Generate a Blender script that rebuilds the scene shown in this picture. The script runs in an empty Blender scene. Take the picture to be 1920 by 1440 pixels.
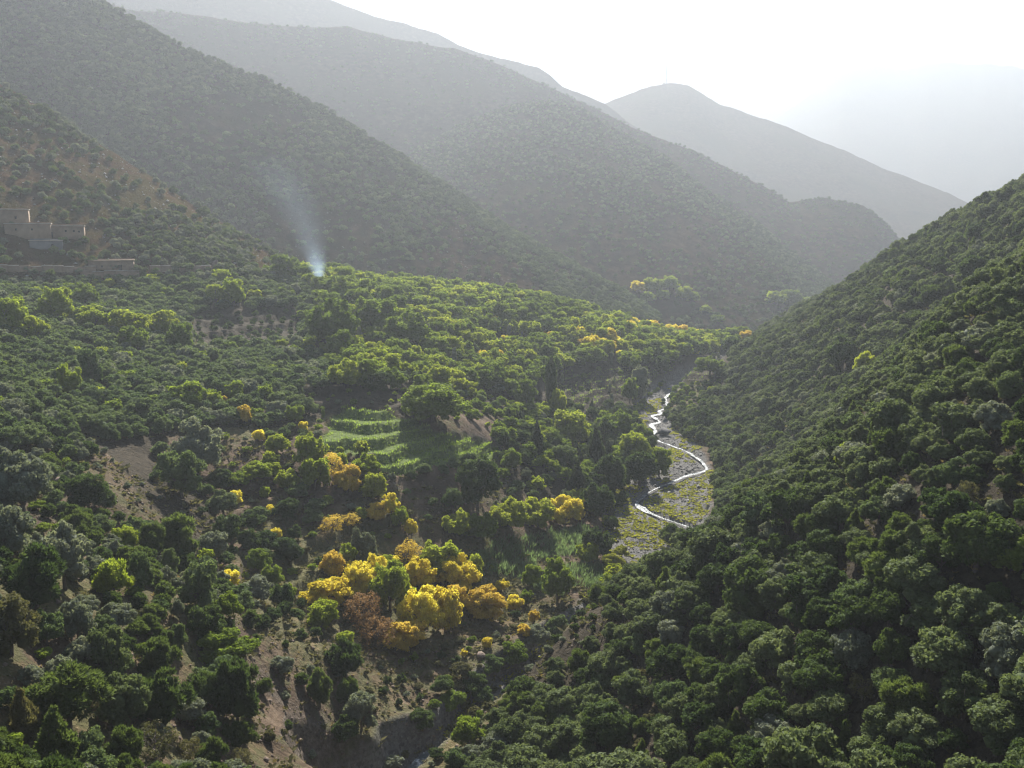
import bpy, math, random
import numpy as np
from mathutils import Vector, Matrix

# ------------------------------------------------------------------ camera, sky, sun, exposure
scene = bpy.context.scene
COL = scene.collection
F = 1663.0                       # focal length in pixels of the 1920 px wide frame
PITCH = math.atan(290.0 / F)
CP, SP = math.cos(PITCH), math.sin(PITCH)
SUN_EL, SUN_AZ = math.radians(37), math.radians(-2)      # azimuth clockwise from +Y

cam_d = bpy.data.cameras.new('camera')
cam = bpy.data.objects.new('camera', cam_d)
COL.objects.link(cam)
cam.location = (0, 0, 0)
cam.rotation_euler = (math.pi / 2 - PITCH, 0, 0)
cam_d.sensor_width = 36
cam_d.lens = 36 * F / 1920
cam_d.clip_start = 0.5
cam_d.clip_end = 60000
scene.camera = cam

world = bpy.data.worlds.new('World')
scene.world = world
world.use_nodes = True
wn = world.node_tree
sky = wn.nodes.new('ShaderNodeTexSky')
sky.sky_type = 'NISHITA'
sky.sun_disc = False
sky.sun_elevation = SUN_EL
sky.sun_rotation = SUN_AZ
sky.altitude = 2200
sky.air_density = 1.0
sky.dust_density = 0.7
wn.nodes['Background'].inputs['Strength'].default_value = 0.05
wn.links.new(sky.outputs['Color'], wn.nodes['Background'].inputs['Color'])

sun_d = bpy.data.lights.new('sun', 'SUN')
sun_d.energy = 5.0
sun_d.angle = math.radians(0.53)
sun_d.color = (1.0, 0.955, 0.88)
sun = bpy.data.objects.new('sun', sun_d)
COL.objects.link(sun)
SUN_DIR = Vector((math.sin(SUN_AZ) * math.cos(SUN_EL), math.cos(SUN_AZ) * math.cos(SUN_EL), math.sin(SUN_EL)))
sun.rotation_euler = SUN_DIR.to_track_quat('Z', 'Y').to_euler()
sun.location = SUN_DIR * 400

vs = scene.view_settings
vs.view_transform = 'Standard'
vs.look = 'None'
vs.exposure = 1.85
vs.gamma = 1
vs.use_curve_mapping = False
scene.cycles.max_bounces = 8
scene.cycles.diffuse_bounces = 4
scene.cycles.transmission_bounces = 6
scene.cycles.transparent_max_bounces = 4
scene.cycles.volume_bounces = 1
scene.cycles.use_denoising = True
scene.cycles.pixel_filter_type = 'BLACKMAN_HARRIS'
scene.cycles.filter_width = 1.3
HAZE = 0.00026

# ------------------------------------------------------------------ helpers
rng = np.random.default_rng(7)


def pix(px, py, Y):
    """world point on the line of sight of a pixel at forward distance Y"""
    u, v = (px - 960) / F, (720 - py) / F
    k = Y / (CP + v * SP)
    return np.array([u * k, Y, (v * CP - SP) * k])


def project(x, y, z):
    d = y * CP - z * SP
    d = np.where(np.abs(d) < 1e-3, 1e-3, d)
    return 960 + F * x / d, 720 - F * (y * SP + z * CP) / d


def _h(ix, iy, s):
    n = (ix.astype(np.int64) * 374761393 + iy.astype(np.int64) * 668265263 + s * 982451653) & 0x7fffffff
    n = ((n ^ (n >> 13)) * 1274126177) & 0x7fffffff
    n = ((n ^ (n >> 16)) * 1911520717) & 0x7fffffff
    return ((n ^ (n >> 15)) & 0xffff) / 65535.0


def vnoise(x, y, s=0):
    x, y = np.asarray(x, float), np.asarray(y, float)
    ix, iy = np.floor(x), np.floor(y)
    fx, fy = x - ix, y - iy
    fx, fy = fx * fx * (3 - 2 * fx), fy * fy * (3 - 2 * fy)
    a, b = _h(ix, iy, s), _h(ix + 1, iy, s)
    c, d = _h(ix, iy + 1, s), _h(ix + 1, iy + 1, s)
    return (a + (b - a) * fx) * (1 - fy) + (c + (d - c) * fx) * fy - 0.5


def fbm(x, y, s=0, o=4, g=0.5):
    r, a = 0, 1.0
    for i in range(o):
        r = r + a * vnoise(np.asarray(x) * 2 ** i + 17.3 * i, np.asarray(y) * 2 ** i - 9.1 * i, s + i)
        a *= g
    return r


def ss(a, b, x):
    t = np.clip((x - a) / (b - a), 0, 1)
    return t * t * (3 - 2 * t)


def inside(poly, px, py):
    """even-odd test, arrays of pixel positions against a polygon"""
    px, py = np.asarray(px, float), np.asarray(py, float)
    r = np.zeros(px.shape, bool)
    n = len(poly)
    for i in range(n):
        (x0, y0), (x1, y1) = poly[i], poly[(i + 1) % n]
        if y0 == y1:
            continue
        r ^= ((y0 > py) != (y1 > py)) & (px < (x1 - x0) * (py - y0) / (y1 - y0) + x0)
    return r


def poly_dist(pts, x, y):
    """distance to a polyline in plan and the fractional index of the nearest point"""
    best = np.full(np.shape(x), 1e9)
    idx = np.zeros(np.shape(x))
    for i in range(len(pts) - 1):
        ax, ay = pts[i][:2]
        bx, by = pts[i + 1][:2]
        dx, dy = bx - ax, by - ay
        t = np.clip(((x - ax) * dx + (y - ay) * dy) / (dx * dx + dy * dy), 0, 1)
        d = np.hypot(x - ax - t * dx, y - ay - t * dy)
        m = d < best
        best = np.where(m, d, best)
        idx = np.where(m, i + t, idx)
    return best, idx


def new_mesh(name, v, quads=None, tris=None, smooth=False):
    me = bpy.data.meshes.new(name)
    v = np.asarray(v, np.float32)
    q = np.zeros((0, 4), np.int32) if quads is None else np.asarray(quads, np.int32).reshape(-1, 4)
    t = np.zeros((0, 3), np.int32) if tris is None else np.asarray(tris, np.int32).reshape(-1, 3)
    me.vertices.add(len(v))
    me.vertices.foreach_set('co', v.ravel())
    loops = np.concatenate([q.ravel(), t.ravel()])
    me.loops.add(len(loops))
    me.loops.foreach_set('vertex_index', loops)
    n = len(q) + len(t)
    me.polygons.add(n)
    st = np.concatenate([np.arange(len(q)) * 4, len(q) * 4 + np.arange(len(t)) * 3]).astype(np.int32)
    me.polygons.foreach_set('loop_start', st)
    if smooth:
        me.polygons.foreach_set('use_smooth', np.ones(n, bool))
    me.update(calc_edges=True)
    me.validate()
    return me


def link(name, data, mat=None, parent=None, **props):
    o = bpy.data.objects.new(name, data)
    COL.objects.link(o)
    if mat is not None and data is not None and not data.materials:
        data.materials.append(mat)
    if parent is not None:
        o.parent = parent
    for k, val in props.items():
        o[k] = val
    return o


def float_attr(me, name, arr):
    a = me.attributes.new(name, 'FLOAT', 'POINT')
    a.data.foreach_set('value', np.asarray(arr, np.float32).ravel())


def grid_faces(nr, nc):
    i = np.arange((nr - 1) * nc).reshape(nr - 1, nc)[:, :-1].ravel()
    return np.stack([i, i + 1, i + nc + 1, i + nc], 1)


# ------------------------------------------------------------------ materials
class Mat:
    def __init__(self, name):
        self.m = bpy.data.materials.new(name)
        self.m.use_nodes = True
        self.t = self.m.node_tree
        self.n, self.l = self.t.nodes, self.t.links
        self.out = self.n['Material Output']
        self.p = self.n['Principled BSDF']

    def node(self, t, **kw):
        n = self.n.new(t)
        for k, v in kw.items():
            if k.startswith('i_'):
                key = k[2:]
                n.inputs[int(key) if key.isdigit() else key].default_value = v
            else:
                setattr(n, k, v)
        return n

    def link(self, a, b):
        self.l.new(a, b)

    def noise(self, scale, detail=5, rough=0.55, vec=None):
        n = self.node('ShaderNodeTexNoise', i_Scale=scale, i_Detail=detail, i_Roughness=rough)
        self.link(vec or self.coord(), n.inputs['Vector'])
        return n.outputs['Fac']

    def coord(self):
        if not hasattr(self, '_c'):
            self._c = self.node('ShaderNodeNewGeometry').outputs['Position']
        return self._c

    def ramp(self, fac, stops):
        r = self.node('ShaderNodeValToRGB')
        e = r.color_ramp.elements
        while len(e) < len(stops):
            e.new(0.5)
        for k, (pos, c) in zip(e, stops):
            k.position = pos
            k.color = (*c, 1) if len(c) == 3 else c
        self.link(fac, r.inputs[0])
        return r.outputs[0]

    def mix(self, fac, a, b, mode='MIX'):
        m = self.node('ShaderNodeMix', data_type='RGBA', blend_type=mode)
        for sock, v in ((m.inputs[0], fac), (m.inputs[6], a), (m.inputs[7], b)):
            if isinstance(v, (int, float)):
                sock.default_value = v
            elif isinstance(v, tuple):
                sock.default_value = (*v, 1)
            else:
                self.link(v, sock)
        return m.outputs[2]

    def math(self, op, a, b=0.5, clamp=False):
        m = self.node('ShaderNodeMath', operation=op, use_clamp=clamp)
        for sock, v in ((m.inputs[0], a), (m.inputs[1], b)):
            if isinstance(v, (int, float)):
                sock.default_value = v
            else:
                self.link(v, sock)
        return m.outputs[0]

    def attr(self, name):
        return self.node('ShaderNodeAttribute', attribute_name=name).outputs['Fac']

    def bump(self, h, dist, strength=1.0):
        b = self.node('ShaderNodeBump', i_Strength=strength, i_Distance=dist)
        self.link(h, b.inputs['Height'])
        self.link(b.outputs[0], self.p.inputs['Normal'])
        return b.outputs[0]

    def step(self, f, a, b):
        m = self.node('ShaderNodeMapRange', interpolation_type='SMOOTHSTEP')
        self.link(f, m.inputs[0])
        m.inputs[1].default_value, m.inputs[2].default_value = a, b
        return m.outputs[0]


def ground_material(name, far=False, tint=(0.4, 0.37, 0.335)):
    M = Mat(name)
    n1 = M.noise(0.02 if not far else 0.008, 6, 0.6)
    n2 = M.noise(0.12, 6, 0.65)
    n3 = M.noise(1.1, 4, 0.7)
    soil = M.ramp(n2, [(0.28, (0.045, 0.033, 0.023)), (0.48, (0.09, 0.064, 0.044)), (0.6, (0.145, 0.104, 0.072)), (0.75, (0.21, 0.16, 0.112))])
    dry = M.ramp(n3, [(0.3, (0.09, 0.075, 0.035)), (0.55, (0.17, 0.135, 0.065)), (0.8, (0.26, 0.21, 0.115))])
    c = M.mix(M.step(n1, 0.46, 0.62) if not far else M.math('MULTIPLY', M.step(n1, 0.46, 0.62), 0.4), soil, dry)
    rock = M.ramp(n3, [(0.3, (0.06, 0.047, 0.036)), (0.55, (0.13, 0.105, 0.082)), (0.75, (0.23, 0.195, 0.16))])
    geo = M.node('ShaderNodeNewGeometry')
    sep = M.node('ShaderNodeSeparateXYZ')
    M.link(geo.outputs['Normal'], sep.inputs[0])
    steep = M.math('ADD', sep.outputs[2], M.math('MULTIPLY', M.math('SUBTRACT', n2, 0.5), 0.7))
    c = M.mix(M.step(steep, 0.75 if not far else 0.5, 0.55 if not far else 0.3), c, rock)
    scrub = M.step(M.math('ADD', M.noise(0.25 if not far else 0.1, 8, 0.75), M.math('MULTIPLY', M.math('SUBTRACT', n1, 0.5), 1.0)), 0.47, 0.6)
    c = M.mix(M.math('MULTIPLY', scrub, 0.75), c, M.mix(n3, (0.045, 0.05, 0.022), (0.13, 0.13, 0.06)))
    if not far:
        field = M.attr('field')
        grass = M.ramp(M.noise(0.7, 6, 0.75), [(0.3, (0.07, 0.10, 0.03)), (0.55, (0.13, 0.17, 0.05)), (0.75, (0.22, 0.23, 0.09))])
        c = M.mix(field, c, grass)
        litter_shade = M.ramp(n3, [(0.3, (0.028, 0.024, 0.017)), (0.7, (0.075, 0.06, 0.04))])  # leaf litter, plus shade of slope, bank and gully put into soil colour
        c = M.mix(M.math('MULTIPLY', M.attr('litter_shade'), M.step(n2, 0.8, 0.64)), c, litter_shade)
        bed = M.attr('bed')
        g = M.node('ShaderNodeTexVoronoi', i_Scale=2.2)
        M.link(M.coord(), g.inputs['Vector'])
        gr = M.mix(M.math('MULTIPLY', g.outputs['Color'], 1.0), (0.08, 0.077, 0.072), (0.22, 0.21, 0.195))
        c = M.mix(bed, c, gr)
    if far:
        c = M.mix(1.0, c, tint, 'MULTIPLY')
    M.link(c, M.p.inputs['Base Color'])
    M.p.inputs['Roughness'].default_value = 0.95
    M.p.inputs['Specular IOR Level'].default_value = 0.0 if far else 0.06
    h = M.math('ADD', M.math('MULTIPLY', n3, 0.5), M.math('MULTIPLY', M.noise(0.4, 8, 0.7), 1.2))
    M.bump(h, 1.2 if not far else 4.0, 1.0)
    return M.m


M_GROUND = ground_material('valley_soil')
M_HILL = ground_material('hill_soil', far=True)
M_NEAR = ground_material('brown_hill_soil', far=True, tint=(0.85, 0.74, 0.63))

# ------------------------------------------------------------------ valley floor and near slopes
# surveyed points: pixel, pixel, forward distance
SURVEY = [
    # slope on the right
    (1900, 1440, 74), (1900, 1150, 86), (1900, 900, 102), (1900, 720, 122), (1900, 520, 170), (1900, 362, 350),
    (2300, 1300, 66), (2300, 900, 86), (2300, 500, 130), (2300, 200, 330),
    (1600, 1440, 86), (1600, 1150, 100), (1600, 920, 132), (1600, 765, 210), (1600, 620, 320), (1600, 532, 400),
    (1300, 1440, 104), (1330, 1180, 132), (1420, 920, 250), (1420, 770, 340), (1430, 645, 430), (1340, 1030, 205),
    (1100, 1150, 157), (930, 1355, 134), (1100, 1440, 114), (1220, 1072, 175), (1330, 790, 385), (1370, 850, 330),
    # bottom and left slope
    (0, 1440, 75), (400, 1440, 95), (640, 1440, 127), (700, 1400, 136), (560, 1440, 112), (760, 1330, 150), (850, 1290, 160), (-300, 1300, 70), (-300, 900, 125), (-300, 650, 200), (-300, 545, 280),
    (0, 1200, 92), (0, 1000, 125), (0, 860, 165), (0, 715, 225), (0, 620, 280), (0, 545, 350),
    (400, 1200, 125), (400, 1060, 165), (400, 920, 205), (400, 770, 250), (400, 670, 310), (400, 580, 370), (400, 525, 400),
    (200, 1330, 95), (200, 900, 175), (200, 770, 225), (200, 650, 290), (200, 530, 380),
    (640, 1220, 148), (640, 1070, 183), (640, 915, 215), (640, 795, 250), (640, 680, 310), (640, 580, 400), (640, 545, 440),
    (850, 1270, 160), (850, 1120, 193), (850, 970, 222), (810, 862, 236), (900, 795, 270), (850, 700, 340), (900, 580, 460),
    (1000, 1110, 208), (1000, 930, 258), (1000, 815, 310), (1000, 715, 370), (1000, 615, 450), (1000, 575, 490),
    (1150, 770, 385), (1180, 710, 420), (1180, 620, 520), (1250, 590, 600), (1370, 665, 510), (1400, 630, 620), (1120, 880, 290),
]
PTS = [tuple(pix(*s)) for s in SURVEY]
PTS += [(0, 0, -2.2), (-30, 0, 2), (30, 0, -8), (0, 22, -20), (0, 55, -44), (-60, 20, -4), (60, 25, -20), (-25, 100, -70), (120, 0, 20), (-160, 20, 25),
        (-430, 300, 10), (-430, 560, 60), (-200, 620, -45), (0, 640, -62), (150, 700, -90), (330, 700, -70), (330, 560, -30), (260, 430, 10),
        (330, 300, 70), (330, 100, 90), (-430, 80, 60), (130, 560, -66), (180, 520, -40), (0, 800, -75), (300, 800, -75), (-300, 800, -30), (80, 600, -64), (60, 660, -78), (250, 640, -85), (330, 640, -80), (150, 800, -105), (-60, 720, -80), (200, 560, -66)]
PTS = np.array(PTS)


def tps_fit(P, lam=2.0):
    n = len(P)
    S = 100.0
    X = P[:, :2] / S
    r = np.hypot(X[:, None, 0] - X[None, :, 0], X[:, None, 1] - X[None, :, 1])
    K = np.where(r > 0, r * r * np.log(r + 1e-12), 0) + np.eye(n) * lam / 100
    Q = np.c_[np.ones(n), X]
    A = np.block([[K, Q], [Q.T, np.zeros((3, 3))]])
    w = np.linalg.solve(A, np.r_[P[:, 2], 0, 0, 0])

    def f(x, y):
        x, y = np.asarray(x) / S, np.asarray(y) / S
        z = w[n] + w[n + 1] * x + w[n + 2] * y
        for i in range(n):
            r2 = (x - X[i, 0]) ** 2 + (y - X[i, 1]) ** 2
            z = z + w[i] * 0.5 * r2 * np.log(r2 + 1e-12)
        return z
    return f


base = tps_fit(PTS)

RIVER_W = [2, 3, 3, 3.5, 6, 14, 13, 8, 7, 7, 5, 4, 4, 3]
RIVER_Y = [0, 140, 244, 268, 303, 390, 480, 550, 700, 900]
RIVER_Z = [-97, -91.5, -86.5, -85.2, -83.6, -79.8, -75.5, -74, -190, -200]


def river_z(y):
    return np.interp(y, RIVER_Y, RIVER_Z)




def pixz(px, py):
    """point of the river bed on the line of sight of a pixel"""
    u, v = (px - 960) / F, (720 - py) / F
    Y = 250.0
    for _ in range(12):
        Y = float(river_z(Y) + 0.2) * (CP + v * SP) / (v * CP - SP)
    return (u * Y / (CP + v * SP), Y)


STREAM = [(-21, 126)] + [pixz(*p) for p in [(773, 1437), (800, 1413), (822, 1400), (847, 1395)]] + [] + [pixz(*p) for p in [(885, 1380), (950, 1325), (1040, 1235), (1120, 1160), (1200, 1090), (1255, 1045)]] \
    + [pixz(*p) for p in [(1300, 1003), (1316, 997), (1297, 989), (1275, 982), (1255, 975), (1230, 967), (1210, 957), (1192, 946), (1200, 934), (1225, 917),
                          (1262, 904), (1280, 893), (1305, 887), (1326, 881)]] + [(69, 312), (66, 325)] \
    + [pixz(*p) for p in [(1262, 836), (1206, 816), (1227, 814), (1229, 805), (1219, 795), (1241, 791), (1227, 784), (1221, 779), (1247, 775), (1233, 771), (1245, 766), (1253, 763)]] \
    + [(72, 412), (90, 450), (130, 505)]
RIVER_C = [(-24, 122), (-20, 131), (-15, 140), pixz(1040, 1235), pixz(1200, 1090), (43, 250), (50, 275), (60, 303), (62, 340), (60, 375), (66, 405), (84, 445), (125, 500), (140, 535)]
FIELD_P = [(600, 795), (650, 765), (720, 765), (800, 790), (870, 815), (935, 830), (935, 860), (880, 868), (800, 885), (715, 885), (700, 850), (612, 850)]
LITTER_SHADE_P = [(1240, 800), (1300, 765), (1380, 655), (1560, 535), (1920, 340), (2400, 60), (2400, 1700), (700, 1700), (890, 1400), (1000, 1235), (1120, 1130), (1230, 1030), (1340, 1015), (1352, 950), (1330, 840)]  # wooded right slope: floor coloured darker to carry its shade
LITTER_SHADE_Q = [(-250, 510), (560, 520), (1410, 560), (1410, 690), (1190, 740), (1190, 800), (1250, 850), (1160, 1000), (940, 900), (930, 780), (640, 770), (540, 800), (250, 825), (-250, 850)]
FIELD2_P = [(1050, 695), (1200, 690), (1345, 668), (1360, 705), (1240, 720), (1200, 762), (1060, 768)]
TERR_P = [(420, 880), (720, 880), (760, 960), (700, 1040), (640, 1200), (480, 1200), (400, 1080), (400, 960)]
TERR_Q = [(380, 560), (700, 560), (1300, 600), (1380, 690), (1180, 760), (620, 780), (380, 700)]


def terrain(x, y, extra=False):
    x, y = np.asarray(x, float), np.asarray(y, float)
    b = base(x, y)
    b = b - 115 * ss(545, 700, y) * ss(-20, 80, x)
    b = b + 3.0 * fbm(x / 45, y / 45, 3, 3) + 1.1 * fbm(x / 9, y / 9, 11, 3)
    px, py = project(x, y, b)
    near = (y > 120)
    px, py = px + 26 * fbm(x / 7, y / 7, 61, 2), py + 16 * fbm(x / 7, y / 7, 62, 2)
    fm = (inside(FIELD_P, px, py) | inside(FIELD2_P, px, py)) & near
    tm = (inside(TERR_P, px, py) | inside(TERR_Q, px, py)) & near
    wob = 2.2 * fbm(x / 34, y / 34, 31, 3) + 0.5 * fbm(x / 5, y / 5, 33, 2)
    step = np.where(fm, 2.5, 2.6)
    q = (b + wob) / step
    fl = np.floor(q)
    tz = (fl + ss(0.80, 1.0, q - fl) + 0.06 * (q - fl)) * step - wob
    b = np.where(fm, tz, np.where(tm, b + (tz - b) * np.clip(0.75 + 0.9 * fbm(x / 22, y / 22, 35, 2), 0.2, 1), b))
    d, i = poly_dist(RIVER_C, x, y)
    d = d + 2.6 * fbm(x / 9, y / 9, 57, 3)
    w = np.interp(i, np.arange(len(RIVER_W)), RIVER_W) * (1 + 0.35 * fbm(x / 14, y / 14, 55, 2))
    zr = river_z(y)
    e = np.maximum(d - w, 0)
    side = ss(-2, 4, x - np.interp(y, [p[1] for p in RIVER_C], [p[0] for p in RIVER_C]))
    wall = e * (1.25 + 1.1 * ss(245, 215, y) * np.where(y < 165, 1, side)) + 2.2 * ss(0.5, 3.0, e) * (fbm(x / 5, y / 5, 77, 3) + 0.5)
    bed = zr + 0.25 + 0.55 * (fbm(x / 4, y / 4, 91, 3) + 0.1)
    dw, _ = poly_dist(STREAM, x, y)
    bed = bed - 0.9 * (1 - ss(0.8, 3.2, dw))
    up = np.maximum(b - zr - 0.5, 0.4 + 0.05 * e)
    k = np.minimum(up, wall)
    z = bed * (1 - ss(0, 6, k)) + (zr + 0.5) * ss(0, 6, k) + k
    if not extra:
        return z
    lit = inside(LITTER_SHADE_P, px, py) | inside(LITTER_SHADE_Q, px, py) | inside([(150, 800), (330, 830), (430, 1010), (330, 1010), (240, 900)], px, py)  # last polygon: gully shade painted into the bare soil
    return z, np.where(fm & (k > 4), 1.0, 0.0), 1 - ss(1.0, 3.5, e), np.where(lit, 1.0, 0.0)


# regular lookup grid
GX, GY = np.arange(-440, 441, 2.0), np.arange(0, 801, 2.0)
_gx, _gy = np.meshgrid(GX, GY)
HG = terrain(_gx, _gy)


def hgt(x, y):
    fx = np.clip((np.asarray(x, float) + 440) / 2.0, 0, len(GX) - 1.001)
    fy = np.clip(np.asarray(y, float) / 2.0, 0, len(GY) - 1.001)
    ix, iy = fx.astype(int), fy.astype(int)
    tx, ty = fx - ix, fy - iy
    return (HG[iy, ix] * (1 - tx) + HG[iy, ix + 1] * tx) * (1 - ty) + (HG[iy + 1, ix] * (1 - tx) + HG[iy + 1, ix + 1] * tx) * ty


def hit(px, py, y0=45, y1=760):
    """first point of the valley ground on the line of sight of a pixel"""
    Y = np.arange(y0, y1, 0.7)
    u, v = (px - 960) / F, (720 - py) / F
    k = Y / (CP + v * SP)
    z = (v * CP - SP) * k
    g = hgt(u * k, Y)
    w = np.nonzero(z < g)[0]
    if len(w) == 0:
        return None
    j = w[0]
    return np.array([u * k[j], Y[j], g[j]])


def seen(x, y, z, slack=3.0):
    """does the line of sight from the camera to points clear the valley ground"""
    ok = np.ones(np.shape(x), bool)
    for t in np.linspace(0.3, 0.985, 48):
        ok &= hgt(x * t, y * t) < z * t + slack
    return ok


NA, NR = 640, 620
ang = np.radians(np.linspace(-41, 41, NA))
rad = np.concatenate([np.linspace(2, 58, 40), np.geomspace(60, 880, NR - 40)])
rr, aa = np.meshgrid(rad, ang, indexing='ij')
tx, ty = rr * np.sin(aa), rr * np.cos(aa)
tz, tfield, tbed, tlitter_shade = terrain(tx, ty, True)
me = new_mesh('valley_ground', np.stack([tx.ravel(), ty.ravel(), tz.ravel()], 1), quads=grid_faces(NR, NA)[:, ::-1], smooth=True)
float_attr(me, 'field', tfield)
float_attr(me, 'bed', tbed)
float_attr(me, 'litter_shade', tlitter_shade)
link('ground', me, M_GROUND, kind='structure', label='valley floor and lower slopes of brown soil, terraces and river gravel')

# ------------------------------------------------------------------ hills: crest lines and feet as (pixel, pixel, distance)


def resample(P, n):
    P = np.asarray(P, float)
    d = np.r_[0, np.cumsum(np.hypot(np.diff(P[:, 0]), np.diff(P[:, 1])))]
    s = np.linspace(0, d[-1], n)
    return np.stack([np.interp(s, d, P[:, k]) for k in range(P.shape[1])], 1)


HILLS = {}


def hill(name, crest, foot, n, m, gully, fine, seed, label, back=1.0, bulge=0.0):
    C = resample([pix(*c) for c in crest], n)
    B = resample([pix(*c) for c in foot], n)
    t = np.r_[np.linspace(0, 1, m), 1 + np.linspace(0, 1, m // 3)[1:]]
    rows = []
    K = C - B
    span = np.hypot(K[:, 0], K[:, 1])
    s = np.cumsum(np.r_[0, np.hypot(*np.diff(C[:, :2], axis=0).T)])
    for tt in t:
        if tt <= 1:
            P = B + K * tt
            P[:, 2] = B[:, 2] + K[:, 2] * (tt + bulge * math.sin(math.pi * tt))
            if tt < 0.08:
                P[:, 2] -= (0.08 - tt) * 90
            amp = math.sin(math.pi * min(1, tt * 1.02)) ** 0.8 * (1 if tt < 0.97 else 0.6)
        else:
            q = tt - 1
            P = C + K * q * back * np.array([1, 1, 0])
            P[:, 2] = C[:, 2] - K[:, 2] * q * 1.0 - 3 * q
            amp = math.sin(math.pi * q)
        x, y = P[:, 0], P[:, 1]
        # gullies run down the face: stretched along it
        warp = 0.35 * gully * fbm(P[:, 2] / (gully * 1.6) + seed, s / (gully * 4), seed + 40, 2)
        g = fbm((s + warp * 1.4) / (gully * 2.6), np.full(n, tt * 1.6) + seed, seed, 4, 0.55)
        ridg = 0.6 - 2 * np.abs(vnoise((s + warp) / (gully * 3.2), np.full(n, tt * 0.9 + seed), seed + 9))
        P[:, 2] += amp * gully * (0.17 * g + 0.06 * ridg)
        P[:, 2] += fine * fbm(x / (fine * 6), y / (fine * 6), seed + 20, 4) * (0.55 + 0.45 * amp)
        rows.append(P)
    V = np.array(rows)
    me = new_mesh(name, V.reshape(-1, 3), quads=grid_faces(len(t), n)[:, ::-1], smooth=True)
    o = link(name, me, M_NEAR if name == 'near_hill' else M_HILL, kind='structure', label=label)
    HILLS[name] = V[:m]
    return o


hill('near_hill', [(-600, -180, 500), (-300, -10, 520), (0, 158, 530), (90, 208, 520), (150, 248, 515), (220, 290, 510), (280, 330, 505), (400, 408, 500), (500, 468, 495), (560, 496, 490), (610, 522, 486), (680, 560, 480)],
     [(-600, 560, 300), (-300, 555, 320), (0, 552, 345), (100, 548, 355), (200, 540, 368), (300, 540, 378), (400, 540, 388), (500, 545, 404), (610, 560, 428), (690, 580, 452)],
     420, 150, 16, 1.6, 3, 'scrubby brown hillside above the mud walled houses')
hill('wooded_hill', [(-700, -330, 760), (-300, -190, 800), (0, -85, 830), (170, -8, 840), (240, 30, 845), (330, 82, 850), (410, 118, 855), (500, 150, 860), (600, 200, 860), (680, 250, 855), (740, 285, 850), (790, 318, 845), (840, 352, 835), (900, 394, 820), (1000, 455, 790), (1100, 512, 760), (1170, 548, 740), (1230, 590, 720)],
     [(-700, 480, 500), (-300, 480, 530), (0, 500, 560), (300, 540, 580), (600, 570, 590), (800, 580, 600), (1000, 590, 610), (1150, 595, 640), (1240, 610, 670)],
     460, 170, 34, 2.6, 11, 'hazy mountain spur with wooded crest and shaded flank')
hill('middle_hill', [(500, 480, 1080), (620, 400, 1120), (740, 308, 1180), (800, 268, 1210), (870, 230, 1250), (950, 199, 1270), (1030, 188, 1280), (1090, 205, 1270), (1150, 240, 1255), (1250, 295, 1220), (1330, 360, 1170), (1400, 402, 1150), (1480, 470, 1100), (1560, 532, 1050), (1640, 600, 1000)],
     [(500, 600, 700), (620, 610, 700), (900, 620, 690), (1200, 645, 690), (1300, 655, 690), (1450, 665, 710), (1650, 680, 780)],
     420, 150, 48, 4, 23, 'grey hazy hill with pale bushes on its upper flank')
hill('long_ridge', [(-200, -60, 1400), (150, -10, 1420), (250, 20, 1440), (330, 24, 1450), (480, 45, 1480), (600, 52, 1500), (650, 50, 1510), (740, 72, 1510), (800, 84, 1505), (850, 90, 1500), (900, 108, 1490), (960, 132, 1480), (1060, 178, 1450), (1180, 236, 1430), (1280, 277, 1410), (1340, 303, 1395), (1400, 332, 1385), (1480, 378, 1370), (1550, 370, 1360), (1620, 386, 1345), (1660, 418, 1330), (1690, 455, 1320), (1740, 530, 1300)],
     [(-200, 560, 900), (300, 580, 930), (1000, 590, 950), (1300, 595, 960), (1560, 600, 980), (1760, 620, 1050)],
     460, 130, 60, 5, 37, 'long grey ridge fading in the haze')
hill('pale_ridge', [(-100, -200, 2000), (300, -100, 2050), (560, -22, 2100), (620, 0, 2100), (700, 30, 2100), (820, 62, 2100), (860, 86, 2080), (930, 106, 2050), (1010, 126, 2030), (1055, 162, 2010), (1090, 175, 2000), (1135, 194, 1990), (1220, 260, 1980), (1300, 340, 1970)],
     [(-100, 500, 1500), (600, 520, 1500), (1000, 540, 1520), (1320, 560, 1560)], 380, 90, 70, 7, 41, 'pale far ridge behind the long grey one')
hill('mast_hill', [(900, 330, 2300), (1040, 250, 2330), (1135, 193, 2370), (1180, 176, 2400), (1220, 161, 2430), (1255, 156, 2450), (1290, 160, 2450), (1350, 195, 2440), (1400, 213, 2420), (1480, 240, 2380), (1540, 265, 2350), (1600, 290, 2320), (1655, 316, 2300), (1672, 322, 2290), (1740, 346, 2220), (1780, 362, 2170), (1815, 380, 2120), (1870, 440, 2060), (1960, 540, 2000)],
     [(900, 540, 1520), (1200, 550, 1540), (1500, 560, 1560), (1980, 600, 1600)], 420, 110, 80, 7, 53, 'rounded hill with a mast on its summit')
hill('far_mountain', [(700, 230, 5600), (1000, 190, 5600), (1080, 163, 5600), (1150, 156, 5600), (1200, 153, 5600), (1300, 144, 5550), (1400, 140, 5500), (1470, 141, 5450), (1510, 150, 5400), (1550, 160, 5400), (1640, 190, 5400), (1800, 250, 5400)],
     [(700, 450, 3800), (1300, 470, 3800), (1800, 480, 3800)], 260, 60, 160, 18, 61, 'faint far mountain almost white with haze')
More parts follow.
